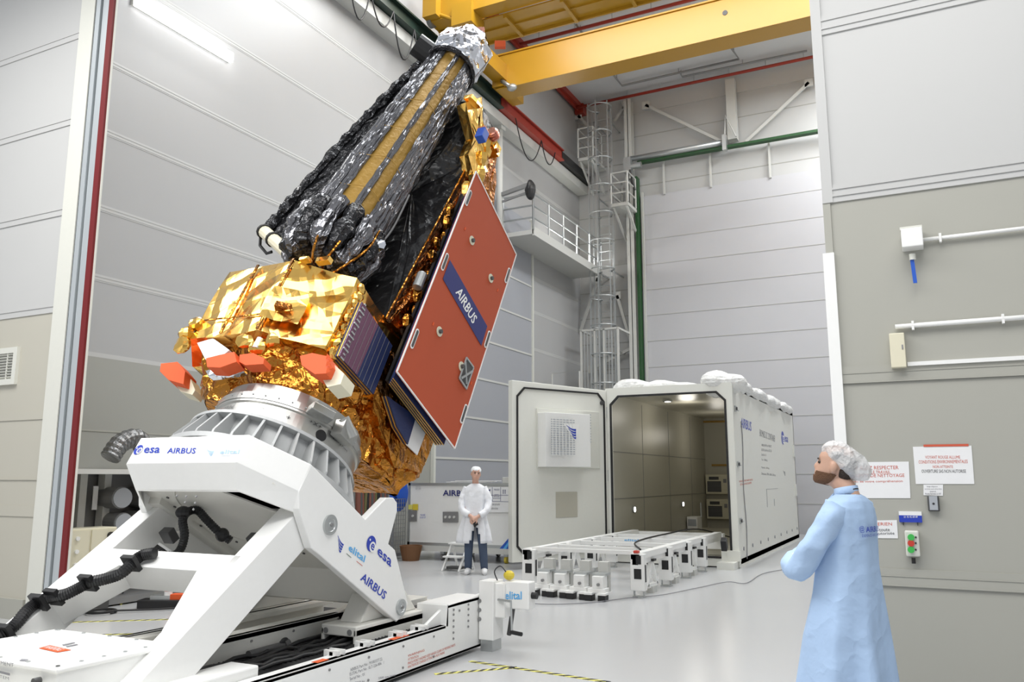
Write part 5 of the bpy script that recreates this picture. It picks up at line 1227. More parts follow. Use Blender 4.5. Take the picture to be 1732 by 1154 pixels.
text('FRAGILE', E_(836, 830), E_(845, 830), E_(836, 827), M['navy'], lb, (0, -.007, 0)); text('HANDLE\nWITH CARE', E_(835, 841), E_(845, 841), E_(835, 836), M['navy'], lb, (0, -.007, 0))
text('Transport container part number\nserial number and mass', E_(823, 862), E_(846, 862), E_(823, 851), M['inkg'], lb, (0, -.007, 0))
b = MB().prism([E_(842, 932), E_(860, 911), E_(862, 911), E_(862, 934)], (0, -.004, 0)); b.build('blue_corner_graphic', M['bluep'], kr)
b = MB().prism([E_(850, 930), E_(861, 915), E_(861, 920), E_(855, 931)], (0, -.006, 0)); b.build('graphic_highlight', M['cyan'], kr)
b = MB()
for i in range(3):
    c = V3((-7.95 + i * .1, KY + .25, 1.475 + i * .012)); b.obox(c, (.42, .02, 0), (-.01, .16, 0), (0, 0, .005))
o = b.build('paper_stack', M['paper'], org=(-7.9, KY + .25, 1.46)); tag(o, 'long folded white papers lying on top of the crate', 'papers')
o = MB().box((-7.15, KY + .1, 1.46), (-6.98, KY + .3, 1.57)).build('small_box', M['steelw'], org=(-7.06, KY + .2, 1.46), bevel=.006); tag(o, 'small pale box on the right end of the crate top', 'box')
# step stool beside the standing person
sx, sy = on(772, 965, 'z', 0).x, on(772, 965, 'z', 0).y
st = thing('step_stool', 'small white metal step stool beside the person in the white coat', 'step stool', (sx, sy, 0))
b = MB()
for x in (-.16, .16): b.beam((sx + x, sy - .2, 0), (sx + x, sy + .12, .44), .03, .03).beam((sx + x, sy + .32, 0), (sx + x, sy + .12, .44), .03, .03).beam((sx + x, sy - .2, .02), (sx + x, sy + .32, .02), .025, .025)
b.beam((sx - .16, sy + .12, .42), (sx + .16, sy + .12, .42), .025, .025).build('frame', M['white'], st)
for y, z in ((.1, .43), (-.08, .22)): MB().box((sx - .17, sy + y - .1, z), (sx + .17, sy + y + .1, z + .025)).build('step', M['white'], st)
MB().box((sx - .13, sy - .12, .03), (sx + .13, sy + .06, .07)).build('coiled_strap', M['dark'], st)

# ------------------------------------------------------------ things by the left wall
RXp = -9.05
rk = thing('equipment_rack', 'dark open equipment rack with ducts and tubes by the left wall', 'rack', (-9.4, 7.3, 0))
b = MB().box((-9.85, 6.5, 0), (-9.8, 8.35, 1.62)); b.build('back_panel', M['grey'], rk)
MB().box((-9.85, 6.5, 1.60), (-9.0, 8.4, 1.66)).build('top_shelf', M['steelw'], rk)
MB().box((-9.85, 6.5, .02), (-9.05, 8.35, .1)).build('bottom_shelf', M['grey'], rk)
MB().box((-9.2, 8.25, 0), (-9.02, 8.37, 1.62)).build('white_post', M['white'], rk); MB().box((-9.85, 8.36, 0), (-9.1, 8.40, 1.62)).build('side_panel', M['dark'], rk)
for y in (7.0, 7.35): MB().box((-9.75, y, .1), (-9.62, y + .10, 1.6)).build('white_tube', M['steelw'], rk)
MB().box((-9.61, 7.18, 1.15), (-9.6, 7.25, 1.45)).build('tube_label', M['paper'], rk)
for y, z, r_ in ((7.45, 1.30, .14), (7.95, 1.30, .15), (7.5, .98, .13), (7.85, .98, .14)): MB().cyl((-9.78, y, z), (-9.35, y - .04, z), r_).build('duct_stub', M['grey'], rk); MB().cyl((-9.35, y - .04, z), (-9.32, y - .045, z), r_ * .9).build('duct_cap', M['greyp'], rk)
MB().blob((-9.5, 8.1, .85), .2, .22, .4, 14, 10, .1, 4).build('black_hose_coil', M['black'], rk)
for y in (7.6, 7.75): MB().tube(bezpts([(-9.3, y + .1, .92), (-9.25, y, .6), (-9.2, y - .2, .3), (-9.2, y - .35, .12)], 6), .015, 6).build('black_cable', M['black'], rk, smooth=True)
ec = thing('electrical_cabinet', 'beige electrical cabinet with round switches in front of the dark rack', 'cabinet', (-9.15, 6.85, 0))
c0_ = on(120, 900, 'x', -8.98); MB().box((-9.3, 6.40, .2), (-9.0, 7.10, .96)).build('body', M['cream'], ec, bevel=.01)
MB().box((-9.0, 6.41, .23), (-8.985, 6.72, .94)).build('door', M['cream'], ec); MB().box((-9.0, 6.75, .23), (-8.985, 7.08, .94)).build('door', M['cream'], ec)
b = MB()
for z in (.9, .75, .6): b.cyl((-8.985, 6.56, z - .05), (-8.965, 6.56, z - .05), .025)
b.build('switch', M['white'], ec); MB().cyl((-8.985, 6.55, .42), (-8.96, 6.55, .42), .028).build('orange_knob', M['orange'], ec); MB().cyl((-8.985, 7.0, .86), (-8.94, 7.0, .86), .045).build('black_plug', M['black'], ec)
MB().box((-8.984, 6.42, .35), (-8.98, 6.48, .5)).build('red_label', M['redpaint'], ec); MB().box((-9.28, 6.44, .0), (-9.02, 7.08, .2)).build('plinth', M['dark'], ec)
# silver flexible duct above the rack
P = bezpts([on(186, 775, 'x', -9.3), on(186, 765, 'x', -9.3) + V3((0, .15, .12)), on(205, 755, 'x', -9.3) + V3((0, .25, .1)), on(215, 770, 'x', -9.3) + V3((0, .35, -.05)), on(235, 790, 'x', -9.3) + V3((0, .45, -.1))], 8)
o = MB().tube(P, [.12 + .01 * (k % 2) for k in range(len(P))], 16).build('flexible_duct', M['duct'], org=tuple(P[0])); tag(o, 'crumpled silver flexible duct standing on the rack shelf', 'duct')
# floor clutter seen under the lift arm
c = fl(278, 1028); tb = thing('tool_tray', 'black tool tray on the floor under the lift arm with a red bottle', 'tray', tuple(c))
MB().obox(c + V3((0, 0, .05)), (.26, .13, 0), (-.05, .1, 0), (0, 0, .05)).build('tray', M['black'], tb, bevel=.008)
MB().obox(c + V3((-.03, 0, .12)), (.12, .06, 0), (-.03, .06, 0), (0, 0, .025)).build('tools', M['steel'], tb)
c2 = c + V3((.03, .02, .1)); o = MB().cyl(c2, c2 + V3((0, 0, .12)), .045).cyl(c2 + V3((0, 0, .12)), c2 + V3((0, 0, .17)), .03, .015).build('red_bottle', M['redb'], org=tuple(c2)); tag(o, 'small red and white bottle standing on the black tray', 'bottle')
MB().cyl(c2 + V3((0, 0, .04)), c2 + V3((0, 0, .09)), .047).build('white_band', M['paper'], o)
c2 = c + V3((.14, .08, .1)); o = MB().obox(c2 + V3((0, 0, .03)), (.07, .035, 0), (-.03, .06, 0), (0, 0, .03)).build('red_box', M['orange'], org=tuple(c2)); tag(o, 'low red and white box beside the bottle on the tray', 'box')
c = fl(310, 1010) + V3((-.1, .3, 0)); o = MB().blob(c + V3((0, 0, .16)), .34, .3, .17, 20, 12, .12, 4).build('plastic_bag', M['cloudy'], org=tuple(c)); tag(o, 'crumpled pale blue plastic sheet on the floor behind the lift arm', 'plastic sheet')
c = fl(266, 1008); o = MB().cyl(c + V3((-.04, 0, .07)), c + V3((.04, 0, .07)), .07).cyl(c + V3((.1, .2, .07)), c + V3((.18, .2, .07)), .07).box(c + V3((-.1, -.05, .1)), c + V3((.2, .3, .2))).build('castor_base', M['black'], org=tuple(c)); tag(o, 'black castor base beside the blue plastic sheet', 'castor')
c = fl(171, 1038); P = [c + V3((.16 * math.cos(a * .3), .16 * math.sin(a * .3), .012 + a * .0006)) for a in range(44)] + bezpts([c + V3((.16, .1, .03)), c + V3((.5, .5, .02)), c + V3((.7, 1.0, .02)), c + V3((.3, 1.6, .02))], 6)
o = MB().tube(P, .011, 6).build('coiled_cable', M['black'], org=tuple(c), smooth=True); tag(o, 'black cable loosely coiled on the floor under the lift arm', 'cable')
c = fl(235, 1022); o = MB()
rnd = random.Random(4)
for i in range(7): o.obox(c + V3((rnd.uniform(-.5, .5), rnd.uniform(-.15, .6), .008 + i * .002)), (rnd.uniform(.08, .2), rnd.uniform(-.1, .1), 0), (-.02, .03, 0), (0, 0, .004))
o = o.build('tape_scrap', M['tapey'], org=tuple(c)); tag(o, 'scattered yellow tape scraps on the floor under the lift arm', 'tape scraps', kind='stuff')
# hoses, reel, wire cage and bucket behind the ring, left of the crate
hb = thing('hose_bundle', 'hanging bundle of brown, grey and green hoses behind the dolly ring', 'hoses', (-9.3, 12.0, 0))
rnd = random.Random(8)
for i in range(13):
    x = 603 + i * 3.7; p = on(x, 785, 'x', -9.4); q = on(x - 6, 900, 'x', -9.4); MB().tube(bezpts([p + V3((0, 0, .4)), p + V3((.05, rnd.uniform(-.05, .05), 0)), q + V3((.1, 0, .3)), V3((q.x + .1, q.y, .05))], 5), rnd.uniform(.03, .05), 6).build('hose', (M['hose'], M['dark'], M['hose'], M['hoseg'], M['black'])[i % 5], hb, smooth=True)
MB().box(on(600, 770, 'x', -9.6), on(655, 780, 'x', -9.5)).build('hook_rail', M['steel'], hb)
c = on(666, 835, 'x', -9.5); rl = thing('blue_reel', 'round blue cable reel seen between the ring and the crate', 'reel', tuple(c)); MB().cyl(c, c + V3((.1, 0, 0)), .36, n=32).build('disc', M['bluep'], rl); MB().cyl(c + V3((.1, 0, 0)), c + V3((.14, 0, 0)), .12).build('hub', M['bluep'], rl)
MB().box(c + V3((-.02, -.05, -1.4)), c + V3((.0, .05, 0))).build('stand', M['greyp'], rl)
wc = thing('wire_cage', 'grey wire mesh cage trolley between hoses and crate', 'cage', (-9.3, 13.3, 0)); c = on(676, 860, 'x', -9.2)
b = MB(); y0, y1 = on(655, 860, 'x', -9.3).y, on(686, 860, 'x', -9.3).y
for i in range(9): y = y0 + (y1 - y0) * i / 8; b.tube([(-9.3, y, .12), (-9.3, y, 1.15)], .006, 5)
for i in range(14): z = .12 + i * .079; b.tube([(-9.3, y0, z), (-9.3, y1, z)], .006, 5)
b.build('mesh_panel', M['grey'], wc); MB().box((-9.33, y0 - .02, 0), (-9.27, y0 + .03, 1.9)).build('upright', M['grey'], wc); MB().box((-9.8, y0, .06), (-9.28, y1, .12)).build('cage_base', M['grey'], wc)
c = fl(682, 952) + V3((-.1, .4, 0)); o = MB().lathe(c, (0, 0, 1), [(0, .001), (0, .16), (.28, .22), (.28, .2), (.03, .15), (.03, .001)], 20).build('bucket', M['wood'], org=tuple(c)); tag(o, 'brown bucket on the floor beside the wire cage', 'bucket')
# pale guard rail behind the container door
pr_ = thing('guard_rail', 'thin pale guard rail standing behind the open container door', 'guard rail', tuple(on(950, 650, 'y', 22)))
a_, c_ = on(934, 632, 'y', 22), on(980, 628, 'y', 22); MB().tube([V3((a_.x, 22, 0)), a_, c_, V3((c_.x, 22, 0))], .025, 8).tube([a_ - V3((0, 0, .5)), c_ - V3((0, 0, .5))], .02, 8).build('rail', M['steelw'], pr_)
# blue-grey cable running over the floor to the container
cp = [fl(x, y) + V3((0, 0, .012)) for x, y in ((800, 1015), (860, 1020), (930, 1024), (1000, 1021), (1065, 1013), (1120, 1008), (1180, 996), (1230, 986), (1262, 988), (1290, 972), (1338, 962), (1400, 945))]
o = MB().tube(bezpts(cp, 8), .006, 6).build('floor_cable', M['inkg'], org=tuple(cp[0]), smooth=True); tag(o, 'thin grey cable winding across the floor before the container', 'cable')

# ------------------------------------------------------------ fittings on the near right wall
NW = lambda x, y, d=.0: on(x, y, 'y', YN - d)
def conduit(x0, y0, x1, y1, r_, label, nm='wall_conduit'):
    p, q = NW(x0, y0, .03), NW(x1, y1, .03); q.z = p.z; t = thing(nm, label, 'conduit', tuple(p), 'white conduits on the near right wall')
    MB().cyl((p.x, p.y, p.z), (q.x + .3, p.y, p.z), r_, n=12).build('pipe', M['white'], t, smooth=True); 
    b = MB().box((p.x + .10, YN - .045, p.z - .03), (p.x + .115, YN - .005, p.z + .03)).box((p.x + .62, YN - .045, p.z - .03), (p.x + .635, YN - .005, p.z + .03)); b.build('clip', M['white'], t); return t
conduit(1560, 406, 1732, 392, .013, 'white conduit running right from the camera bracket')
conduit(1514, 553, 1732, 537, .016, 'open-ended white pipe above the cream junction box')
p, q = NW(1535, 617), NW(1732, 607); t = thing('wall_conduit', 'flat white conduit leaving the cream junction box', 'conduit', (p.x, YN, p.z), 'white conduits on the near right wall'); MB().box((p.x, YN - .025, p.z - .012), (q.x + .3, YN, p.z + .014)).build('trunking', M['white'], t)
a_, c_ = NW(1504, 567), NW(1534, 623); t = thing('junction_box', 'cream rectangular junction box on the near right wall', 'box', (a_.x, YN, c_.z)); MB().box((a_.x, YN - .07, c_.z), (c_.x, YN, a_.z)).build('cover', M['cream'], t, bevel=.005); MB().box((c_.x - .02, YN - .074, c_.z + .12), (c_.x - .012, YN - .07, c_.z + .15)).build('screw', M['inkg'], t)
a_, c_ = NW(1524, 396), NW(1563, 430); t = thing('wall_bracket', 'white bracket with hanging blue cable tie high on the near right wall', 'bracket', (a_.x, YN, c_.z))
MB().box((a_.x, YN - .13, c_.z + .03), (c_.x, YN, a_.z)).build('bracket_body', M['white'], t, bevel=.006); MB().box((a_.x - .005, YN - .1, a_.z), (c_.x, YN - .04, a_.z + .02)).build('clip', M['trimw'], t)
c = NW(1543, 430, .06); MB().cyl(c, c - V3((0, 0, .04)), .02).build('socket', M['trimw'], t); MB().obox(c - V3((0, 0, .12)), (.012, 0, 0), (0, .004, 0), (-.004, 0, .08)).build('blue_tie', M['bluep'], t)
def sheet(name, pts, label, lines, m=M['inkr'], cat='notice'):
    P = [NW(*p) for p in pts]; o = MB().prism([V3((p.x, YN - .001, p.z)) for p in P], (0, -.003, 0)).build(name, M['paper'], org=(P[3].x, YN, P[3].z)); tag(o, label, cat, 'paper notices on the near right wall')
    for s_, (x0, y0), (x1, y1), h_, mm in lines: 
        p, q = NW(x0, y0, .005), NW(x1, y1, .005); tl = NW(x0, y0 - h_, .005); text(s_, p, q, (p.x, p.y, tl.z), mm or m, o)
    return o
sheet('notice_sheet', [(1452, 782), (1537, 781), (1540, 843), (1445, 843)], 'white notice with red underlined French text behind the hair net', [('VEUILLEZ RESPECTER', (1441, 795), (1520, 794), 6, None), ('LE TRAVAIL', (1474, 801.5), (1506, 801), 5, None), ('DES AGENTS DE NETTOYAGE', (1427, 808), (1530, 807), 5.5, None), ('Merci de votre compréhension', (1436, 818), (1527, 817), 5, None)])
o = sheet('notice_sheet', [(1544, 756), (1643, 754), (1648, 819), (1549, 819)], 'large white notice VOYANT ROUGE ALLUME with red tape on top', [('VOYANT ROUGE ALLUME', (1565, 776), (1624, 776), 5, M['inkr']), ('CONDITIONS ENVIRONNEMENTALES', (1554, 784.5), (1637, 783.5), 5.5, M['inkr']), ('NON ATTEINTE', (1578, 792), (1612, 792), 4.5, M['inkr']), ('OUVERTURE SAS NON AUTORISE', (1559, 800), (1634, 800), 5.5, M['ink'])])
p, q = NW(1562, 754), NW(1638, 752); MB().box((p.x, YN - .007, p.z - .008), (q.x, YN - .004, p.z + .006)).build('red_tape', M['inkr'], o)
sheet('notice_sheet', [(1562, 820), (1595, 820), (1595, 839), (1562, 838)], 'tiny white notice just above the grey call box', [('Badge obligatoire', (1568, 825), (1586, 825), 3, M['inkg']), ('sonnez puis attendez', (1564, 829), (1593, 829), 3, M['inkg']), ('merci', (1573, 833), (1583, 833), 3, M['inkg']), ('Porte fermée à clef', (1565, 837), (1592, 836.5), 3, M['inkg'])])
sheet('notice_sheet', [(1455, 881), (1517, 880), (1519, 911), (1455, 910)], 'white notice SUJET AERIEN partly hidden behind the blue gown', [('OBJET AERIEN', (1450, 891), (1509, 891), 7, M['inkr']), ('interdit à toute', (1455, 900), (1505, 899), 6, M['ink']), ('personne non autorisée', (1436, 907), (1513, 906), 6, M['ink'])]).__setitem__('label', 'white notice with the word AERIEN partly hidden behind the blue gown')
a_, c_ = NW(1568, 839), NW(1590, 865); t = thing('call_box', 'small grey call box with black edges under the tiny notice', 'call box', (a_.x, YN, c_.z)); MB().box((a_.x, YN - .035, c_.z), (c_.x, YN, a_.z)).build('case', M['dark'], t, bevel=.006); MB().box((a_.x + .01, YN - .04, c_.z + .008), (c_.x - .01, YN - .034, a_.z)).build('face_plate', M['greyp'], t); c = (a_ + c_) / 2; MB().cyl((c.x, YN - .042, c.z), (c.x, YN - .04, c.z), .007, n=10).build('button', M['ink'], t)
a_, c_ = NW(1520, 865), NW(1560, 884); t = thing('blue_sign', 'small blue and white sign above the push button box', 'sign', (a_.x, YN, c_.z)); MB().box((a_.x, YN - .015, c_.z), (c_.x, YN, a_.z - .025)).build('plate', M['logo'], t); MB().box((a_.x, YN - .015, a_.z - .025), (c_.x, YN, a_.z)).build('white_header', M['paper'], t)
p, q = NW(1529, 876.5, .017), NW(1552, 876, .017); text('01 45 42 68 68', p, q, p + V3((0, 0, .013)), M['paper'], t)
b = MB().box((a_.x + .02, YN - .01, c_.z - .02), (a_.x + .025, YN, c_.z)).box((c_.x - .03, YN - .01, c_.z - .02), (c_.x - .025, YN, c_.z)); b.build('hook', M['ink'], t)
a_, c_ = NW(1530, 897), NW(1557, 941); t = thing('push_button_box', 'white control box with green, red and green push buttons', 'control box', (a_.x, YN, c_.z)); MB().box((a_.x, YN - .06, c_.z), (c_.x, YN, a_.z)).build('case', M['trimw'], t, bevel=.008)
for y, m, nm in ((909, 'grnb', 'green_button'), (919, 'redb', 'red_button'), (930, 'grnb', 'green_button')):
    c = NW(1541, y, .06); k = MB().cyl(c, c + V3((0, -.02, 0)), .020).build(nm, M[m], t); c = NW(1549, y, .06); MB().cyl(c, c + V3((0, -.004, 0)), .006, n=8).build('indicator', M['ink'], t)
c = NW(1545, 944, .03); MB().cyl(c, c - V3((0, 0, .035)), .012).build('cable_gland', M['black'], t)
# ------------------------------------------------------------ people
HEAD = [(.0, .02, .085, .022), (.012, -.02, .097, .040), (.03, -.045, .100, .052), (.045, -.06, .100, .058), (.058, -.07, .103, .062), (.070, -.078, .099, .065), (.085, -.085, .096, .068), (.10, -.09, .094, .071), (.118, -.094, .091, .073), (.135, -.097, .093, .074), (.155, -.10, .096, .075), (.18, -.10, .088, .074), (.205, -.09, .072, .066), (.225, -.065, .045, .048), (.236, -.03, .01, .02)]
NOSE = {.070: .004, .085: .020, .10: .024, .118: .013, .135: .003}
LIPS = {.045: .003, .058: .004}
def head_rings(T, g=0., zlo=-1, zhi=9, n=32):
    rings = []
    for z, yb, yf, hw in HEAD:
        if not (zlo <= z <= zhi): continue
        cy, ry = (yf + yb) / 2, (yf - yb) / 2 + g; rg = []
        for k in range(n):
            a = 2 * math.pi * k / n; x, y = math.sin(a), math.cos(a)
            px = (hw + g) * math.copysign(abs(x) ** .9, x); py = cy + ry * y
            if y > .9: py += NOSE.get(z, 0) * max(0, 1 - abs(x) / .30) + LIPS.get(z, 0) * max(0, 1 - abs(x) / .42)
            if z == .118 and .2 < abs(x) < .55 and y > 0: py -= .006
            rg.append(T @ V3((px, py, z + (g if z > .2 else 0))))
        rings.append(rg)
    return rings
def limb(b, pts, rad, k=4, n=12): b.tube(bezpts(pts, k), _lerp(rad, k), n)
def _lerp(r_, k):
    o = []
    for i in range(len(r_) - 1):
        for j in range(k): o.append(r_[i] + (r_[i + 1] - r_[i]) * j / k)
    return o + [r_[-1]]
def hand(b, w_, d, nrm, side, sc_=1., curl=.5):
    # palm from the wrist w_ along d, back of the hand facing nrm, thumb on side
    d = V3(d).normalized(); nrm = V3(nrm); nrm = (nrm - d * nrm.dot(d)).normalized(); s_ = d.cross(nrm) * side
    b.tube([w_ - d * .02, w_ + d * .03, w_ + d * .085 * sc_], [.024, .032, .030], 10)
    b.obox(w_ + d * .05 * sc_, d * .045 * sc_, s_ * .038 * sc_, nrm * .013)
    for i, ln in enumerate((.070, .078, .072, .058)):
        r0_ = w_ + d * .09 * sc_ + s_ * (.030 - .020 * i) * sc_; p1 = r0_ + (d * math.cos(curl * .6) - nrm * math.sin(curl * .6)) * ln * .45; p2 = p1 + (d * math.cos(curl * 1.6) - nrm * math.sin(curl * 1.6)) * ln * .33; p3 = p2 + (d * math.cos(curl * 2.4) - nrm * math.sin(curl * 2.4)) * ln * .25
        b.tube([r0_ - d * .015, r0_, p1, p2, p3], [.010, .0095, .009, .008, .006], 8)
    t0 = w_ + d * .03 * sc_ + s_ * .030 * sc_; t1 = t0 + (d * .6 + s_ * .7).normalized() * .04; t2 = t1 + (d * .95 + s_ * .2 - nrm * .3).normalized() * .032
    b.tube([t0, t1, t2], [.013, .011, .008], 8)
def remesh(o, vs_):
    m = o.modifiers.new('remesh', 'REMESH'); m.mode = 'VOXEL'; m.voxel_size = vs_; m.use_smooth_shade = True
    s_ = o.modifiers.new('smooth', 'SMOOTH'); s_.factor = .5; s_.iterations = 3
def frame(pos, face): # local x = person's right, y = facing, z = up
    f_ = V3((face[0], face[1], 0)).normalized(); r_ = f_.cross(V3((0, 0, 1)))
    return Matrix(((r_.x, f_.x, 0, pos[0]), (r_.y, f_.y, 0, pos[1]), (0, 0, 1, 0), (0, 0, 0, 1)))
def cloth_loft(T, secs, n=64, fold=.012, seed=0., gap=None, freq=7):
    # secs: z, half width x, half depth y, centre x, centre y, fold scale
    rings = []
    for z, hx, hy, cx2, cy2, fs in secs:
        rg = []
        for k in range(n):
            a = 2 * math.pi * k / n; q = 1 + fs * (math.sin(a * freq + seed + z * 1.3) * .6 + noise.noise(V3((math.cos(a) * 3, math.sin(a) * 3, z * 1.6 + seed))) * 1.2) * fold / .1
            x, y = math.sin(a), math.cos(a); rg.append(T @ V3((cx2 + hx * q * math.copysign(abs(x) ** .85, x), cy2 + hy * q * math.copysign(abs(y) ** .85, y), z)))
        rings.append(rg)
    return rings
def densify(secs, k=5):
    out = []
    for i in range(len(secs) - 1):
        for j in range(k):
            t_ = j / k; t2 = t_; out.append(tuple(a + (b_ - a) * t2 for a, b_ in zip(secs[i], secs[i + 1])))
    return out + [secs[-1]]
def sleeve(T, pts, rad, m, par, name='sleeve', amp=.012, seed=1):
    P = bezpts([T @ V3(p) for p in pts], 6); rr = _lerp(rad, 6); rr += [rr[-1]] * (len(P) - len(rr)); rnd = random.Random(seed)
    b = MB(); b.tube(P, rr[:len(P)], 20)
    c = sum(b.v, V3()) / len(b.v)
    b.v = [p + noise.noise_vector(p * 14 + V3((seed, 0, 0))) * amp for p in b.v]
    return b.build(name, m, par, smooth=True)

# --- person in the blue gown (near, right)
gp = on(1432, 860, 'y', 5.02); PN = (gp.x, gp.y)
T = frame(PN, (-.93, .36)); HZ = 1.505
b = MB()
Th = T @ Matrix.Translation((-.01, .075, HZ)) @ Matrix.Rotation(R(17), 4, 'Z') @ Matrix.Rotation(R(14), 4, 'X')
b.loft(head_rings(Th))
L_ = lambda x, y, z: T @ V3((x, y, z))
limb(b, [L_(0, -.03, 1.36), L_(0, -.02, 1.44), L_(0, .0, 1.50), Th @ V3((0, -.02, .05))], [.09, .062, .056, .056])
b.loft([[L_(.0 + hx * math.sin(2 * math.pi * k / 20), cy_ + hy * math.cos(2 * math.pi * k / 20), z) for k in range(20)] for z, hx, hy, cy_ in ((.82, .15, .10, 0), (.95, .15, .10, 0), (1.1, .14, .10, 0), (1.3, .155, .11, -.01), (1.39, .14, .08, -.0), (1.43, .08, .06, -.0))])
for s_ in (-1, 1):
    limb(b, [L_(.09 * s_, 0, .88), L_(.1 * s_, .02, .5), L_(.1 * s_, -.02, .1), L_(.1 * s_, -.02, .06)], [.09, .06, .042, .04]); b.tube([L_(.1 * s_, -.06, .045), L_(.1 * s_, .02, .045), L_(.1 * s_, .17, .03)], [.04, .045, .03], 10)
    # ears
    b.blob(Th @ V3((.079 * s_, -.004, .108)), .015, .021, .034, 10, 8, rot=Th.to_3x3())
ls = [(-.165, -.01, 1.38), (-.225, .07, 1.22), (-.235, .17, 1.075), (-.12, .27, 1.10), (.06, .27, 1.13)]
rs = [(.165, -.01, 1.38), (.22, .07, 1.22), (.225, .17, 1.09), (.08, .25, 1.09), (-.10, .25, 1.085)]
limb(b, [L_(*p) for p in ls], [.042, .045, .042, .038, .03]); limb(b, [L_(*p) for p in rs], [.042, .05, .045, .038, .03])
hand(b, L_(-.10, .25, 1.085), T.to_3x3() @ V3((-1, -.25, .12)), T.to_3x3() @ V3((-.2, 1, .2)), 1, 1., .4)
hand(b, L_(.06, .27, 1.13), T.to_3x3() @ V3((1, -.2, .1)), T.to_3x3() @ V3((0, 1, .2)), -1, 1., .4)
pn = b.build('person', M['skin'], org=(PN[0], PN[1], 0)); remesh(pn, .0065)
tag(pn, 'person in a long pale blue gown and white hair net, arms crossed, seen from behind', 'person', 'people in the hall')
# beard, brows, eye, hair
rg = head_rings(Th, .007, 0, .075, 32)

b = MB(); m_ = len(rg)
for i in range(m_ - 1):
    for k in range(-10, 10):
        if i >= 3 and abs(k + .5) < 3: continue
        q = [rg[i][k % 32], rg[i][(k + 1) % 32], rg[i + 1][(k + 1) % 32], rg[i + 1][k % 32]]; b.add(q, [(0, 1, 2, 3)])
b.add([p for p in rg[0]], [tuple(range(32))]); b.build('beard', M['beard'], pn, smooth=True, weld=True)
b = MB()
for s_ in (-1, 1):
    b.obox(Th @ V3((.032 * s_, .094, .138)), Th.to_3x3() @ V3((.016, -.003 * s_, 0)), Th.to_3x3() @ V3((0, .004, 0)), Th.to_3x3() @ V3((0, 0, .004)))
b.build('eyebrows', M['hair'], pn)
for s_ in (-1, 1): MB().blob(Th @ V3((.032 * s_, .080, .120)), .012, .012, .009, 10, 8).build('eye', M['eye'], pn, smooth=True)
b = MB().blob(Th @ V3((0, -.055, .10)), .070, .056, .070, 20, 12, .006, 30, rot=Th.to_3x3()); b.blob(Th @ V3((0, -.01, .165)), .078, .095, .072, 20, 12, .004, 30, rot=Th.to_3x3()); b.build('hair', M['hair'], pn, smooth=True)
# puffy hair net, bulging towards the back
nr = MB(); rings = []
for j in range(15):
    t_ = math.pi * (j + .03) / 14.06; rg = []
    for k in range(40):
        a = 2 * math.pi * k / 40; x, y, z = math.sin(t_) * math.sin(a), math.sin(t_) * math.cos(a), math.cos(t_)
        bul = 1 + .10 * max(0, -y) + .03 * math.sin(a * 12) * abs(math.sin(t_)); P0 = V3((.092 * x, -.045 + .132 * y * bul, .160 + .088 * z + .045 * y))
        q = Th @ P0; q += noise.noise_vector(q * 22) * .010; rg.append(q)
    rings.append(rg)
nr.loft(rings).build('hair_net', M['net'], pn, smooth=True)
# gown
secs = [(1.462, .070, .062, 0, -.012, .0), (1.45, .10, .078, 0, -.014, .05), (1.425, .15, .10, 0, -.01, .1), (1.385, .178, .118, 0, -.005, .2), (1.33, .185, .13, 0, .0, .3), (1.22, .185, .138, 0, .01, .35), (1.08, .19, .145, 0, .02, .4), (.92, .21, .165, 0, .03, .5), (.70, .245, .20, 0, .05, .7), (.45, .26, .235, 0, .06, .9), (.22, .275, .26, 0, .07, 1.1)]
b = MB().loft(cloth_loft(T, densify(secs, 5), 72, .011, 1.), caps=False); gw = b.build('gown', M['gown'], pn, smooth=True)
sd_ = gw.modifiers.new('thick', 'SOLIDIFY'); sd_.thickness = .004
sleeve(T, [(-.14, -.01, 1.395), (-.185, .01, 1.32), (-.235, .08, 1.19), (-.24, .165, 1.065), (-.18, .25, 1.07), (-.06, .285, 1.10), (.04, .285, 1.12)], [.066, .070, .070, .068, .060, .052, .046], M['gown'], pn, 'left_sleeve', .016, 3)
sleeve(T, [(.14, -.01, 1.395), (.185, .01, 1.32), (.225, .08, 1.19), (.23, .165, 1.08), (.17, .25, 1.08), (.04, .255, 1.085), (-.07, .26, 1.085)], [.066, .070, .070, .068, .060, .052, .046], M['gown'], pn, 'right_sleeve', .016, 5)
MB().tube([L_(-.075, .262, 1.085), L_(-.115, .255, 1.088)], [.046, .038], 14).build('white_cuff', M['glove'], pn, smooth=True)
b = MB(); hand(b, L_(-.115, .255, 1.09), T.to_3x3() @ V3((-1, -.35, .15)), T.to_3x3() @ V3((-.3, 1, .2)), 1, 1.02, .5); g_ = b.build('glove', M['glove'], pn); remesh(g_, .005)
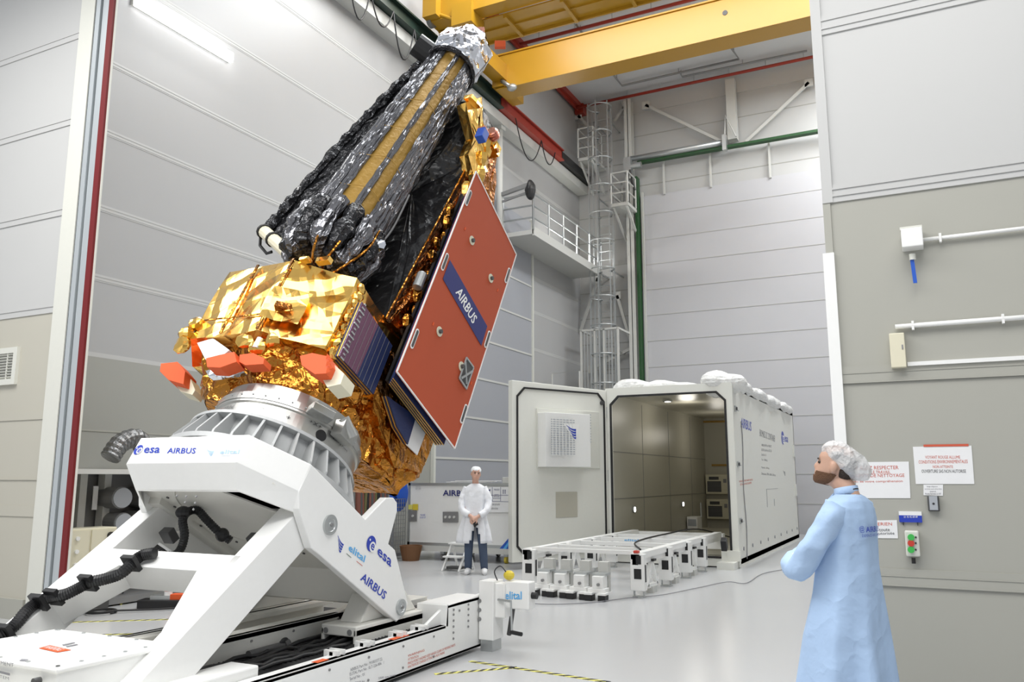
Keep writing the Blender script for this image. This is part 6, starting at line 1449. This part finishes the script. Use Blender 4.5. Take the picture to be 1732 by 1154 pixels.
# collar
col = []
for z, r_, dy in ((1.445, 1.0, 0), (1.475, .98, .0), (1.50, .95, .003)):
    col.append([L_(.068 * r_ * math.sin(a), -.005 + dy + .066 * r_ * math.cos(a), z + .012 * -math.cos(a)) for a in [R(25 + 310 * k / 30) for k in range(31)]])
b = MB().add([p for r_ in col for p in r_], [(i * 31 + k, i * 31 + k + 1, (i + 1) * 31 + k + 1, (i + 1) * 31 + k) for i in range(2) for k in range(30)])
o = b.build('collar', M['gown'], pn, smooth=True); s2 = o.modifiers.new('t', 'SOLIDIFY'); s2.thickness = .006
b = MB().add([L_(-.02, .06, 1.47), L_(-.06, .075, 1.435), L_(-.03, .10, 1.40), L_(-.0, .085, 1.44)], [(0, 1, 2, 3)]).add([L_(.02, .06, 1.47), L_(.06, .075, 1.435), L_(.03, .10, 1.40), L_(.0, .085, 1.44)], [(0, 1, 2, 3)]); o = b.build('collar_flap', M['gown'], pn); s2 = o.modifiers.new('t', 'SOLIDIFY'); s2.thickness = .006
MB().tube([L_(.058 * math.sin(a), -.005 + .060 * math.cos(a), 1.472 + .02 * -math.cos(a)) for a in [R(k * 15) for k in range(25)]], .006, 6).build('dark_neckband', M['ink'], pn)
# back print: globe mark, AIRBUS, DEFENCE AND SPACE, wrapped on the gown's back
def wrap(s_, x0, x1, z0, z1, m):
    o = text(s_, (0, 0, 0), (1, 0, 0), (0, 1, 0), m, None); o.parent = pn; iv = V3((PN[0], PN[1], 0))
    for v in o.data.vertices:
        x = x0 + (x1 - x0) * v.co.x; z = z0 + (z1 - z0) * v.co.y; q = max(0, 1 - (abs(x) / .19) ** 2.35) ** (.425); v.co = L_(x, -.0 - .139 * q - .004, z) - iv
wrap('AIRBUS', -.075, .085, 1.262, 1.292, M['logo']); wrap('DEFENCE AND SPACE', -.105, .085, 1.238, 1.252, M['logo']); wrap('@', -.12, -.085, 1.26, 1.297, M['logo'])
# side seam and slit

tr_ = MB()
for s_ in (-1, 1): limb(tr_, [L_(.1 * s_, 0, .8), L_(.1 * s_, .02, .5), L_(.1 * s_, -.02, .12)], [.10, .075, .065])
tr_.build('trousers', M['jeans'], pn, smooth=True)
b = MB()
for s_ in (-1, 1): b.tube([L_(.1 * s_, -.09, .05), L_(.1 * s_, .02, .055), L_(.1 * s_, .19, .035)], [.045, .055, .035], 12)
b.v = [V3((p.x, p.y, max(0, p.z))) for p in b.v]; b.build('shoes', M['shoe'], pn, smooth=True)

# --- person in the white coat (far, by the crate)
gp = fl(803, 971); PN = (gp.x, gp.y); T = frame(PN, (.40, -.92)); HZ = 1.50
L_ = lambda x, y, z: T @ V3((x, y, z)); b = MB()
Th = T @ Matrix.Translation((0, .03, HZ)) @ Matrix.Rotation(R(4), 4, 'X') @ Matrix.Rotation(R(14), 4, 'Z') @ Matrix.Rotation(R(-5), 4, 'Y')
b.loft(head_rings(Th)); limb(b, [L_(0, -.03, 1.36), L_(0, -.02, 1.44), L_(0, .0, 1.50), Th @ V3((0, -.02, .05))], [.09, .06, .054, .054])
b.loft([[L_(hx * math.sin(2 * math.pi * k / 20), cy_ + hy * math.cos(2 * math.pi * k / 20), z) for k in range(20)] for z, hx, hy, cy_ in ((.80, .15, .10, 0), (.95, .15, .10, 0), (1.1, .14, .10, 0), (1.3, .15, .10, -.0), (1.39, .13, .08, -.0), (1.43, .08, .06, -.0))])
legs = {-1: [(-.09, 0, .86), (-.13, .05, .48), (-.16, .02, .08)], 1: [(.09, 0, .86), (.10, .03, .48), (.11, .0, .08)]}
for s_ in (-1, 1):
    limb(b, [L_(*p) for p in legs[s_]], [.085, .058, .042]); f = legs[s_][2]; b.tube([L_(f[0], f[1] - .05, .045), L_(f[0], f[1] + .02, .045), L_(f[0] * 1.15, f[1] + .17, .03)], [.04, .045, .03], 10)
    b.blob(Th @ V3((.076 * s_, -.012, .112)), .012, .012, .03, 10, 8)
aL = [(-.15, -.01, 1.38), (-.21, .02, 1.18), (-.18, .10, 1.02), (-.05, .21, .92)]; aR = [(.15, -.01, 1.38), (.21, .02, 1.18), (.18, .10, 1.02), (.04, .21, .93)]
limb(b, [L_(*p) for p in aL], [.04, .042, .04, .028]); limb(b, [L_(*p) for p in aR], [.04, .046, .04, .028])
R3 = T.to_3x3()
hand(b, L_(*aL[-1]), R3 @ V3((.75, .25, -.65)), R3 @ V3((.2, 1, .2)), -1, 1., .7); hand(b, L_(*aR[-1]), R3 @ V3((-.55, .15, -.8)), R3 @ V3((.1, 1, .2)), 1, 1., .6)
p2 = b.build('person', M['skinl'], org=(PN[0], PN[1], 0)); remesh(p2, .0075)
tag(p2, 'person in a white coat and cap standing with hands clasped before the crate', 'person', 'people in the hall')
for s_ in (-1, 1): MB().blob(Th @ V3((.031 * s_, .087, .120)), .011, .008, .006, 8, 6).build('eye', M['eye'], p2)
b = MB()
for s_ in (-1, 1): b.obox(Th @ V3((.032 * s_, .094, .138)), Th.to_3x3() @ V3((.017, 0, 0)), Th.to_3x3() @ V3((0, .004, 0)), Th.to_3x3() @ V3((0, 0, .004)))
b.build('eyebrows', M['hair'], p2); MB().obox(Th @ V3((0, .105, .052)), Th.to_3x3() @ V3((.02, 0, 0)), Th.to_3x3() @ V3((0, .004, 0)), Th.to_3x3() @ V3((0, 0, .003))).build('lips', M['pink'], p2)
MB().blob(Th @ V3((0, -.02, .185)), .086, .115, .066, 24, 12, .012, 30, rot=Th.to_3x3() @ Matrix.Rotation(R(-12), 3, 'X')).build('cap', M['netw'], p2, smooth=True)
secs = [(1.462, .070, .062, 0, -.012, .0), (1.44, .11, .085, 0, -.010, .05), (1.41, .15, .10, 0, -.01, .1), (1.36, .172, .115, 0, -.01, .2), (1.22, .178, .126, 0, 0, .5), (1.05, .18, .133, 0, .0, .7), (.90, .20, .15, 0, 0, .8), (.70, .25, .17, 0, 0, .9), (.50, .27, .185, 0, 0, 1.1)]
ds = densify(secs, 4); rg = cloth_loft(T, ds, 60, .014, 4.); b = MB()
for i in range(len(rg) - 1):
    for k in range(60):
        open_ = max(0, (.86 - ds[i][0]) / .3) * 2.6; kk = k if k < 30 else k - 60
        if abs(kk + .5 + .8) < open_: continue
        b.add([rg[i][k], rg[i][(k + 1) % 60], rg[i + 1][(k + 1) % 60], rg[i + 1][k]], [(0, 1, 2, 3)])
o = b.build('coat', M['gownw'], p2, smooth=True, weld=True); s2 = o.modifiers.new('t', 'SOLIDIFY'); s2.thickness = .005
sleeve(T, [(-.14, -.01, 1.395), (-.19, .0, 1.29), (-.225, .03, 1.15), (-.19, .11, 1.02), (-.09, .19, .95)], [.055, .060, .062, .056, .044], M['gownw'], p2, 'left_sleeve', .012, 3)
sleeve(T, [(.14, -.01, 1.395), (.19, .0, 1.29), (.225, .03, 1.15), (.19, .11, 1.02), (.08, .19, .96)], [.055, .060, .062, .056, .044], M['gownw'], p2, 'right_sleeve', .012, 5)
b = MB()
for s_ in (-1, 1): limb(b, [L_(*p) for p in legs[s_]], [.095, .075, .06])
b.build('jeans', M['jeans'], p2, smooth=True)
b = MB()
for s_ in (-1, 1): f = legs[s_][2]; b.tube([L_(f[0], f[1] - .08, .05), L_(f[0], f[1] + .03, .055), L_(f[0] * 1.15, f[1] + .19, .035)], [.045, .055, .035], 12)
b.v = [V3((p.x, p.y, max(0, p.z))) for p in b.v]; b.build('shoes', M['shoe'], p2, smooth=True)
c = L_(-.02, .23, .84); o = MB().obox(c, R3 @ V3((-.035, 0, .02)), R3 @ V3((0, .012, 0)), R3 @ V3((.02, 0, .06))).build('black_phone', M['black'], org=tuple(c), bevel=.006); tag(o, 'small black device held in the clasped hands of the person in white', 'phone')

# ------------------------------------------------------------ countable small parts become objects of their own
def split_loose(names, limit=60):
    for o in [q for q in bpy.data.objects if q.type == 'MESH' and q.name.split('.')[0] in names]:
        me = o.data; n = len(me.vertices); par_ = list(range(n))
        def find(a):
            while par_[a] != a: par_[a] = par_[par_[a]]; a = par_[a]
            return a
        for p in me.polygons:
            v0 = find(p.vertices[0])
            for v in p.vertices[1:]: par_[find(v)] = v0
        g = {}
        for p in me.polygons: g.setdefault(find(p.vertices[0]), []).append(p)
        if not 1 < len(g) <= limit: continue
        first = True; cos = [v.co.copy() for v in me.vertices]; mt = me.materials[0]; sm = me.polygons[0].use_smooth
        for ps in list(g.values()):
            idx = {}; vs = []; fs = []
            for p in ps:
                f = []
                for v in p.vertices:
                    if v not in idx: idx[v] = len(vs); vs.append(tuple(cos[v]))
                    f.append(idx[v])
                fs.append(f)
            m2 = bpy.data.meshes.new(me.name); m2.from_pydata(vs, [], fs); m2.materials.append(mt); m2.polygons.foreach_set('use_smooth', [sm] * len(m2.polygons)); m2.update()
            if first: keep = m2; first = False
            else:
                c = o.copy(); c.data = m2; COL.objects.link(c)
        o.data = keep
split_loose({'conduit_clamp', 'gold_bundle', 'side_foil_bundle', 'frame_rail', 'girder_hole', 'wheel', 'hanger', 'bolt', 'plate_bolt', 'screw', 'clamp_bolt', 'carriage_bolt', 'latch', 'switch', 'round_hole', 'edge_foil_bundle', 'gold_side_bundle', 'amber_side_bundle', 'foil_tab', 'hinge_collar', 'supply_cable', 'hose_joint', 'hinge', 'recessed_ring', 'pin', 'foil_bundle', 'small_sticker', 'door_stay', 'eyebrows', 'shoes', 'warning_sticker', 'clip', 'silver_latch', 'wall_bracket', 'grey_latch_plate', 'yellow_marking', 'strut', 'black_cable_bundle', 'logo_mark'})
